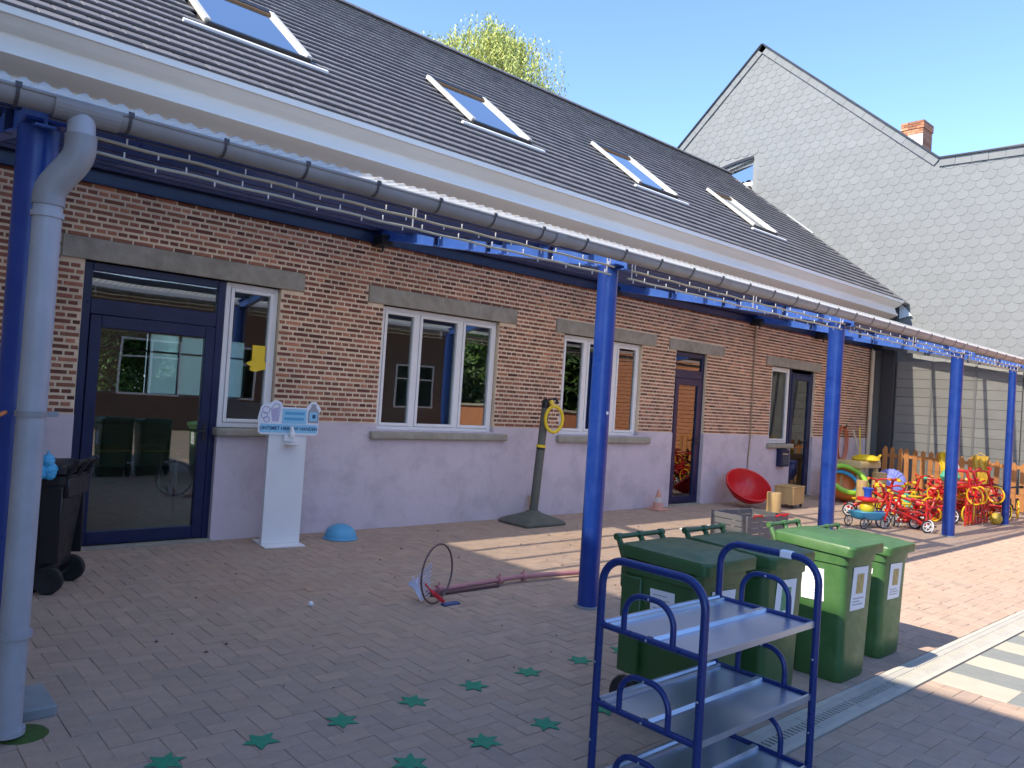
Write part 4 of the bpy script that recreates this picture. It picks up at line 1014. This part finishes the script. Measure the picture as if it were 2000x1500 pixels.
# litter
lt = MB()
for k in range(110):
    x, y = R.uniform(1.3, 8.5), R.uniform(2.4, 7.4); a = R.uniform(0, 6.3); s = R.uniform(0.006, 0.02)
    lt.tv = R.random(); b = len(lt.v)
    lt.v += [(x+s*math.cos(a), y+s*math.sin(a), 0.006), (x-s*.5*math.sin(a), y+s*.5*math.cos(a), 0.012), (x-s*math.cos(a), y-s*math.sin(a), 0.004), (x+s*.5*math.sin(a), y-s*.5*math.cos(a), 0.014)]
    lt.face(b, b+1, b+2, b+3)
lt.build('leaf_litter', litter_m, kind='stuff')

# ================================================================ FENCE
fe = thing('picket_fence', 'orange-brown wooden picket fence in front of the grey wall', 'fence', (0, 0, 0))
fx = 17.25
pk_m = []
for q_ in range(3):
    q = MB(); q.tv = q_*.3; q.prism([(-0.045, 0), (0.045, 0), (0.045, 0.94), (0.0, 1.0), (-0.045, 0.94)], -0.01, 0.01, 'x'); pk_m.append(q.mesh('picket', wood_f))
y = 6.98; k = 0
while y > 3.0:
    hgt = 1.10-0.045*(6.98-y)*0.9 if y > 5.5 else 1.03-0.04*(5.5-y)
    place('picket', pk_m[k % 3], fe, (fx+R.uniform(-.004, .004), y, 0.05), (R.uniform(-.02, .02), 0, 0), (1, 1, hgt-0.05)); y -= 0.152; k += 1
for z_ in (0.30, 0.86):
    q = MB(); q.rbox(fx+0.012, fx+0.05, 2.95, 7.05, z_, z_+0.07, 0.004, 1); q.build('rail', wood_f, fe)
for y in (7.03, 5.2, 3.3):
    q = MB(); q.rbox(fx+0.05, fx+0.13, y-.04, y+.04, 0, 1.02, 0.006, 1); q.build('fence_post', wood_f, fe)

# ================================================================ WALL THINGS
mbx = thing('letter_box', 'navy blue letter box on the lilac wall beside the far door', 'letter box', (13.88, WY-0.012, 0.62))
q = MB(); q.rbox(-0.15, 0.15, -0.11, 0.0, 0.0, 0.30, 0.008, 2); q.build('box', navy, mbx)
q = MB(); q.prism([(-0.13, 0.30), (0.0, 0.36), (0.0, 0.30)], -0.155, 0.155, 'x'); q.build('lid', navy, mbx)
q = MB(); q.box(-0.10, 0.10, -0.1125, -0.1105, 0.23, 0.26); q.build('slot_plate', steel, mbx)
q = MB(); q.rbox(-0.08, 0.12, -0.113, -0.1105, 0.05, 0.20, .001, 1); q.build('door_panel', mat('dull_panel', (0.05, 0.07, 0.10), 0.4), mbx)
hs = thing('garden_hose', 'orange garden hose coiled on a wall hook near the fence', 'hose', (16.35, WY-0.05, 1.10))
for k in range(3):
    q = MB(); q.torus(0.20+0.01*k, 0.012, 36, 6, T(0.01*k, -0.02*k, -0.01*k) @ RX(PI/2), sy=1.75); q.build('hose_loop', orange_h, hs, smooth=True)
q = MB(); q.tube([(0, 0.03, 0.34), (0, -0.08, 0.34), (0, -0.10, 0.40)], 0.012, 8); q.build('hook', black_p, hs)
for (x, y, h, lx, ly, mm, lb, cat, head) in [(17.02, 7.36, 1.45, 0.12, 0.16, yel_p, 'yellow-handled broom leaning against the wall by the fence', 'broom', wood_l), (16.90, 7.15, 1.40, -0.10, 0.36, cream_p, 'pale-handled spade leaning at the fence corner', 'spade', zinc)]:
    t_ = thing('broom' if cat == 'broom' else 'spade', lb, cat, (x, y, 0))
    q = MB(); q.tube([(0, 0, 0.10), (lx, ly, h)], 0.016, 8); q.build('handle', mm, t_, smooth=True)
    q = MB(); q.rbox(-0.14 if cat == 'broom' else -0.09, 0.14 if cat == 'broom' else 0.09, -0.025, 0.025, 0.0, 0.12 if cat == 'broom' else 0.25, 0.01, 1); q.build('head', head, t_)

# ================================================================ TOYS
rb = thing('red_saucer', 'big red plastic rocking saucer tilted against the lilac wall', 'toy', (11.95, 7.12, 0), rot=(0, 0, 0))
M_ = T(0.0, 0.0, 0.30) @ RZ(math.radians(-30)) @ RX(math.radians(38)) @ T(0, 0, -0.02)
q = MB(); pf = [(0.385, 0.13), (0.37, 0.13), (0.33, 0.05), (0.26, -0.06), (0.15, -0.13), (0.001, -0.15), (0.001, -0.165), (0.16, -0.145), (0.275, -0.07), (0.345, 0.04), (0.385, 0.115)]
q.lathe(pf+[pf[0]], 36, M_, False, False); q.build('bowl', red_p, rb, smooth=True, angle=50)
q = MB(); q.torus(0.385, 0.018, 40, 8, M_ @ T(0, 0, 0.122)); q.torus(0.365, 0.010, 40, 6, M_ @ T(0, 0, 0.055)); q.build('rim', red_p, rb, smooth=True)
wc = thing('wooden_cart', 'pale wooden box cart on small black casters', 'cart', (12.80, 6.78, 0), rz=0.15)
for i, a in enumerate([(-0.27, 0.27, -0.17, -0.152), (-0.27, 0.27, 0.152, 0.17), (-0.27, -0.252, -0.151, 0.151), (0.252, 0.27, -0.151, 0.151)]):
    q = MB(); q.rbox(*a, 0.07, 0.36, 0.003, 1); q.build('side_board', wood_l, wc)
q = MB(); q.rbox(-0.28, 0.28, -0.18, 0.18, 0.361, 0.378, 0.003, 1); q.build('top_board', wood_l, wc)
q = MB(); q.box(-0.25, 0.25, -0.15, 0.15, 0.072, 0.09); q.build('bottom_board', wood_l, wc)
for sx in (-1, 1):
    for sy in (-1, 1):
        q = MB(); q.lathe([(0.03, -.012), (0.034, 0), (0.03, .012)], 14, T(sx*.22, sy*.13, 0.035) @ RX(PI/2)); q.build('caster', rubber, wc)
for i, (x, y, h, r, lb) in enumerate([(11.12, 6.14, 0.40, 0.11, 'pale tree stump in front of the wooden cart'), (15.35, 6.30, 0.62, 0.13, 'tall pale stump beside the orange and green tub'), (14.72, 6.35, 0.48, 0.10, 'pale stump right in front of the orange tub')]):
    t_ = thing('tree_stump', lb, 'stump', (x, y, 0), group='wooden play stumps')
    q = MB(); q.ring_loft([[(rr*math.cos(a)*(1+.06*math.sin(3*a+i)), rr*math.sin(a)*(1+.05*math.cos(4*a)), z_) for a in [2*PI*j/20 for j in range(20)]] for z_, rr in ((0, r*1.04), (h*.5, r*.97), (h-.01, r), (h, r*.97))]); q.build('log', wood_l, t_, smooth=True, angle=50)
    q = MB(); q.lathe([(r*.9, h+.001), (r*.2, h+.003), (.001, h+.003)], 20); q.build('cut_face', mat('cut_wood', (0.55, 0.38, 0.2), .7, var=.25, scale=20), t_)
tub = thing('orange_tub', 'orange round tub with a thick lime green rim', 'toy', (15.0, 6.80, 0))
M_ = T(0, 0, 0.36) @ RZ(math.radians(-38)) @ RX(math.radians(42))
q = MB(); pf = [(0.36, 0.10), (0.37, 0.0), (0.33, -0.14), (0.24, -0.26), (0.10, -0.32), (0.001, -0.33)]; q.lathe(pf, 30, M_, False, False); q.build('tub_shell', org_p, tub, smooth=True)
q = MB(); q.torus(0.355, 0.05, 36, 10, M_ @ T(0, 0, 0.12)); q.build('rim', lime_p, tub, smooth=True)
q = MB(); q.torus(0.27, 0.04, 30, 8, M_ @ T(0, 0.06, -0.02)); q.build('inner_ring', cyan_p, tub, smooth=True)
tb = thing('sand_table', 'beige plastic play table behind the orange tub', 'table', (15.75, 6.85, 0))
q = MB(); q.rbox(-0.55, 0.40, -0.25, 0.25, 0.66, 0.80, 0.03, 2); q.build('table_top', mat('beige_plastic', (0.62, 0.48, 0.22), .5, var=.06), tb, smooth=True)
for sx in (-0.45, 0.3):
    for sy in (-.18, .18):
        q = MB(); q.rbox(sx-.04, sx+.04, sy-.04, sy+.04, 0, 0.66, .01, 1); q.build('leg', mat('beige_plastic', (0.62, 0.48, 0.22), .5), tb)
sc_ = thing('yellow_dish', 'bright yellow dish toy lying on the beige table', 'toy', (15.80, 6.75, 0.80))
q = MB(); q.lathe([(0.24, 0.0), (0.27, 0.03), (0.25, 0.07), (0.15, 0.12), (0.001, 0.13)], 26, T(-.05, 0, 0)); q.build('dish', yel_p, sc_, smooth=True)
q = MB(); q.tube([(0.15, -0.05, 0.05), (0.30, -0.10, 0.07), (0.36, -0.12, 0.13)], [0.05, 0.035, 0.02], 10); q.build('spout', yel_p, sc_, smooth=True)
sh = thing('blue_shell', 'periwinkle blue shell toy leaning against the fence', 'toy', (16.55, 6.55, 0.0))
M_ = T(0, 0, 0.36) @ RZ(math.radians(-60)) @ RX(math.radians(70))
q = MB(); q.lathe([(0.30, 0), (0.29, 0.04), (0.22, 0.10), (0.10, 0.14), (0.001, 0.15)], 26, M_); q.build('shell', vio_p, sh, smooth=True)
q = MB()
for k in range(6): a = -0.8+k*0.32; q.tube([(0.05*math.sin(a), .05*math.cos(a), 0.148), (0.2*math.sin(a), 0.2*math.cos(a), 0.118), (0.29*math.sin(a), .29*math.cos(a), 0.05)], 0.012, 6, M_)
q.build('shell_rib', vio_p, sh, smooth=True)
tt = thing('mint_turtle', 'mint green dome toy on the ground before the fence', 'toy', (15.75, 6.05, 0))
q = MB(); q.lathe([(0.33, 0.0), (0.34, 0.04), (0.31, 0.12), (0.22, 0.21), (0.10, 0.26), (0.001, 0.27)], 28); q.build('shell', teal_p, tt, smooth=True)
q = MB(); q.lathe([(0.001, -.07), (0.06, -.04), (0.075, 0), (0.06, .05), (0.001, .075)], 16, T(0.10, -.33, .10)); q.build('turtle_head', teal_p, tt, smooth=True)
q = MB(); q.torus(0.33, 0.022, 30, 6, T(0, 0, 0.03)); q.build('rim', mat('pale_mint', (0.3, 0.6, 0.5), .5), tt, smooth=True)
# stacked wagon
wg = thing('blue_wagon', 'light blue toy wagon on thin spoked wheels', 'wagon', (11.85, 5.02, 0), rz=-0.35)
q = MB(); q.ring_loft([[(x, y, z_) for x, y in rrect(hx, hy, .05, 4)] for z_, hx, hy in ((0.12, .16, .10), (0.15, .20, .13), (0.22, .235, .155), (0.24, .25, .165))]); q.build('tray', cyan_p, wg, smooth=True)
q = MB(); q.rbox(0.22, 0.33, -0.05, 0.05, 0.18, 0.25, .015, 2); q.build('hitch', blue_p, wg)
def wheel(par, x, y, r, tyre, rimm, w_=0.022, spokes=5, a=0.0):
    q = MB(); q.torus(r-w_*.5, w_*.5, 22, 7, T(x, y, r) @ RZ(a) @ RX(PI/2)); wo_ = q.build('wheel', tyre, par, smooth=True)
    q = MB(); M_ = T(x, y, r) @ RZ(a) @ RX(PI/2)
    q.lathe([(r*.22, -w_*.7), (r*.25, 0), (r*.22, w_*.7)], 12, M_)
    for k in range(spokes):
        b = 2*PI*k/spokes; q.tube([(r*.2*math.cos(b), r*.2*math.sin(b), 0), ((r-w_)*math.cos(b), (r-w_)*math.sin(b), 0)], r*.07, 5, M_)
    q.torus(r-w_*1.15, w_*.32, 20, 5, M_)
    q.build('rim', rimm, wo_, smooth=True)
for sx in (-1, 1):
    for sy in (-1, 1): wheel(wg, sx*.20, sy*.15, .085, rubber, zinc, .014, 6)
sk_ = thing('stacked_toy', 'yellow ball toy with red disc and blue cup stacked in the wagon', 'toy', (11.85, 5.02, 0.24))
q = MB(); q.lathe([(0.001, -.03)]+[(0.105*math.sin(a), 0.06-0.10*math.cos(a)) for a in [PI*i/10 for i in range(1, 10)]]+[(.001, .165)], 20); q.build('ball', yel_p, sk_, smooth=True)
q = MB(); q.lathe([(0.10, 0.15), (0.15, 0.165), (0.155, 0.19), (0.14, 0.21), (0.05, 0.22)], 22); q.build('disc', red_p, sk_, smooth=True)
q = MB(); q.lathe([(0.05, 0.22), (0.055, 0.30), (0.085, 0.35), (0.05, 0.36)], 16); q.build('cup', blue_p, sk_, smooth=True)

def tricycle(label, x, y, rz, fr, tyre, rimm, wr=0.105, seat_m=None, s=1.0, group='tricycles parked by the fence'):
    o = thing('tricycle', label, 'tricycle', (x, y, 0), rz, group)
    q = MB()
    q.tube([(0.30, 0, 0.42), (0.24, 0, 0.30), (0.05, 0, 0.26), (-0.18, 0, 0.20), (-0.26, 0, wr)], 0.026, 8)
    q.tube([(-0.26, -0.19, wr), (-0.26, 0.19, wr)], 0.012, 8)
    q.tube([(-0.02, 0, 0.25), (-0.28, 0.12, wr+.02)], 0.012, 6); q.tube([(-0.02, 0, 0.25), (-0.28, -0.12, wr+.02)], 0.012, 6)
    q.tube([(-0.28, 0.12, wr+.03), (-0.34, 0.10, wr+.07), (-0.34, -0.10, wr+.07), (-0.28, -0.12, wr+.03)], 0.018, 6)
    q.build('frame', fr, o, smooth=True)
    q = MB()
    for sy in (-1, 1): q.tube([(0.27, sy*.035, 0.36), (0.34, sy*.038, wr*1.25)], 0.016, 6)
    q.tube([(0.26, 0, 0.36), (0.22, 0, 0.52)], 0.022, 8); q.build('fork', fr, o, smooth=True)
    q = MB(); q.tube([(0.15, -0.19, 0.55), (0.20, -0.13, 0.55), (0.22, 0, 0.52), (0.20, 0.13, 0.55), (0.15, 0.19, 0.55)], 0.015, 8); hb_ = q.build('handlebar', fr, o, smooth=True)
    for sy in (-1, 1): q = MB(); q.tube([(0.11, sy*0.21, 0.55), (0.16, sy*0.18, 0.55)], 0.024, 8); q.build('grip', seat_m or yel_p, hb_, smooth=True)
    q = MB(); q.lathe([(0.02, 0), (0.09, 0.01), (0.10, 0.03), (0.07, 0.04), (0.001, 0.035)], 16, T(-0.13, 0, 0.27) @ Matrix.Diagonal((1.2, 0.95, 1, 1))); q.build('seat', seat_m or fr, o, smooth=True)
    wheel(o, 0.345, 0, wr*1.25, tyre, rimm, .026)
    for sy in (-1, 1): wheel(o, -0.26, sy*0.19, wr, tyre, rimm, .026)
    q = MB(); q.box(0.33, 0.36, 0.05, 0.12, wr*1.25-.012, wr*1.25+.012); q.box(0.33, 0.36, -0.12, -0.05, wr*1.25-.012, wr*1.25+.012); q.build('pedal', black_p, o)
    o.scale = (s, s, s); return o
TR = [('red tricycle with white wheels nearest the blue wagon', 12.25, 4.62, 2.4, red_m, rubber, white_p, .10, None, .95),
      ('red tricycle with chrome hubs lying close behind the first one', 12.75, 4.85, 0.6, red_m, rubber, zinc, .10, None, .95),
      ('small red tricycle with white rims just left of the fourth post', 12.55, 4.55, -2.2, red_m, white_p, zinc, .09, red_p, .85),
      ('red tricycle with yellow grips in the crowd before the mint dome', 13.35, 5.15, 1.1, red_m, rubber, yel_p, .11, yel_p, 1.0),
      ('red tricycle half hidden by the fourth post', 13.6, 4.75, -0.8, red_m, rubber, white_p, .11, red_p, 1.0),
      ('red tricycle with yellow wheels at the back of the crowd by the pickets', 14.6, 5.5, 2.0, red_m, rubber, yel_p, .13, yel_p, 1.05),
      ('orange-red tricycle standing highest near the fence', 15.4, 5.4, 0.3, red_m, yel_p, red_p, .13, org_p, 1.1),
      ('red tricycle with thick yellow tyres right of the fourth post', 14.2, 4.72, 2.8, red_m, yel_p, red_p, .15, red_p, 1.1),
      ('red tricycle with a yellow ring wheel in the middle of the right-hand group', 14.75, 4.60, -2.6, red_m, yel_p, red_p, .15, red_p, 1.1),
      ('red tricycle with yellow tyres beside the thin last post', 15.3, 4.45, 2.9, red_m, yel_p, black_p, .15, red_p, 1.1),
      ('dark tricycle with yellow wheels at the right edge', 16.1, 4.35, -2.8, black_p, yel_p, org_p, .15, black_p, 1.1),
      ('magenta-seated red tricycle near the thin last post', 15.9, 4.95, 1.2, red_m, rubber, red_p, .13, mat('magenta_plastic', (0.6, 0.02, 0.16), .4), 1.1),
      ('red tricycle at the rear right with yellow handlebar grips', 16.3, 5.05, -1.9, red_m, rubber, yel_p, .13, yel_p, 1.15)]
TR += [('red tricycle between the mint dome and the fence pickets', 14.2, 5.75, 0.9, red_m, rubber, yel_p, .12, org_p, 1.05),
       ('red tricycle with white wheels just in front of the pale stumps', 13.1, 5.55, -1.2, red_m, rubber, white_p, .11, yel_p, 1.0),
       ('yellow-seated red tricycle deep in the crowd behind the fourth post', 14.1, 5.1, 1.7, red_m, yel_p, red_p, .12, yel_p, 1.05),
       ('red tricycle wedged behind the red rack', 14.55, 4.95, -0.5, red_m, yel_p, red_p, .13, red_p, 1.1),
       ('red tricycle with mint seat right of the mint and white toy', 15.75, 5.45, -2.4, red_m, rubber, yel_p, .13, teal_p, 1.1),
       ('orange-seated red tricycle pressed against the pickets', 16.4, 5.75, 2.6, red_m, rubber, yel_p, .13, org_p, 1.1)]
for a in TR: tricycle(*a)
for lb_, x_, y_, rz_ in (('red tricycle lifted onto the rack, left one with a big yellow wheel', 14.05, 4.52, -1.9), ('red tricycle lifted onto the rack, middle one with a big yellow wheel', 14.42, 4.50, -2.1), ('red tricycle lifted onto the rack, right one with a big yellow wheel', 14.85, 4.47, -1.8)):
    o_ = tricycle(lb_, x_, y_, rz_, red_m, yel_p, red_p, .12, red_p, 1.0, group='tricycles propped on the red rack'); o_.location.z = 0.36; o_.rotation_euler.x = 0.12
# red rack
rk = thing('bike_rack', 'red tubular rack with tall legs in front of the tricycles', 'rack', (13.95, 4.33, 0))
for k in range(8):
    q = MB(); x = k*0.155; q.tube([(x, 0, 0), (x, 0, 0.46+0.08*(k % 2))], 0.014, 8); q.build('upright', red_m, rk, smooth=True)
for z_ in (0.03, 0.44): q = MB(); q.tube([(-.02, 0.0, z_), (1.11, 0.0, z_)], 0.014, 8); q.build('rail', red_m, rk, smooth=True)
yb = MB(); yb.lathe([(0.001, 0)]+[(0.10*math.sin(a), 0.10-0.10*math.cos(a)) for a in [PI*i/12 for i in range(1, 12)]]+[(0.001, 0.20)], 22)
yb.build('play_ball', mat('ochre_ball', (0.55, 0.38, 0.04), .5, var=.1), None, (14.86, 4.15, 0), smooth=True, label='ochre yellow ball on the ground beside the thin last post', category='ball')
tc_ = thing('mint_toy', 'mint green and white plastic toy perched on the fence side tricycles', 'toy', (15.2, 5.0, 0.58))
q = MB(); q.lathe([(0.001, 0), (0.13, 0.03), (0.17, 0.12), (0.12, 0.22), (0.001, 0.25)], 18); q.build('body', teal_p, tc_, smooth=True)
q = MB(); q.lathe([(0.001, 0.2), (0.07, 0.24), (0.08, 0.30), (0.05, 0.36), (0.001, 0.38)], 14, T(0.06, -.05, 0)); q.build('knob', white_p, tc_, smooth=True)
for i, (y, lb, mm) in enumerate([(5.75, 'yellow cloth hung over the fence left of the fourth post', yel_p), (5.13, 'golden cloth hung over the fence right of the fourth post', mat('gold_cloth', (0.62, 0.40, 0.05), .7))]):
    t_ = thing('hanging_cloth', lb, 'cloth', (fx-0.03, y, 0)); q = MB(); n = 10
    pts = []
    for j in range(9):
        for k in range(n): pts.append((-0.02-0.025*math.sin(k*1.9+j*.4)*(1+j*.1), -0.15+0.30*k/(n-1)*(1-.03*j)+.02*math.sin(j), 1.06-0.075*j))
    fs = [(j*n+k, j*n+k+1, (j+1)*n+k+1, (j+1)*n+k) for j in range(8) for k in range(n-1)]
    q.add(pts, fs); q.add([(p[0]-.004, p[1], p[2]) for p in pts], [f[::-1] for f in fs]); q.build('drape', mm, t_, smooth=True)
    q = MB(); q.tube([(-0.02, -.10, 1.05), (0.0, 0, 1.12), (-0.02, .10, 1.05)], 0.008, 6); q.build('hanging_loop', mm, t_, smooth=True)
# crate behind the shaded bins
cr = thing('folding_crate', 'grey folding crate with red handles behind the shaded bins', 'crate', (9.10, 5.35, 0), rz=-0.1)
q = MB()
for z_ in (0.02, 0.095, 0.17, 0.245): 
    q.rbox(-0.42, 0.42, -0.28, -0.265, z_, z_+.065, .003, 1); q.rbox(-0.42, 0.42, 0.265, 0.28, z_, z_+.065, .003, 1); q.rbox(-0.42, -0.405, -0.264, 0.264, z_, z_+.065, .003, 1); q.rbox(0.405, 0.42, -0.264, 0.264, z_, z_+.065, .003, 1)
q.build('slatted_side', mat('grey_crate_plastic', (0.15, 0.15, 0.155), .5), cr)
for sx in (-.415, -.14, .14, .415):
    for sy in (-.272, .272): q = MB(); q.box(sx-.012, sx+.012, sy-.012, sy+.012, 0, .32); q.build('upright', mat('grey_crate_plastic', (0.15, 0.15, 0.155), .5), cr)
for sx in (-1, 1): q = MB(); q.tube([(sx*.30, -.29, .30), (sx*.36, -.33, .33), (sx*.20, -.33, .33), (sx*.14, -.29, .30)], .012, 6); q.build('handle', red_p, cr, smooth=True)
wp = thing('white_plank', 'white plank lying on the paving behind the crate', 'plank', (9.35, 6.0, 0), rz=0.12)
q = MB(); q.rbox(-0.9, 0.9, -.06, .06, 0, .03, .004, 1); q.build('plank_board', white_p, wp)
q = MB(); q.rbox(-0.92, -0.88, -.07, .07, 0.0301, .05, .004, 1); q.build('plank_batten', white_p, wp)
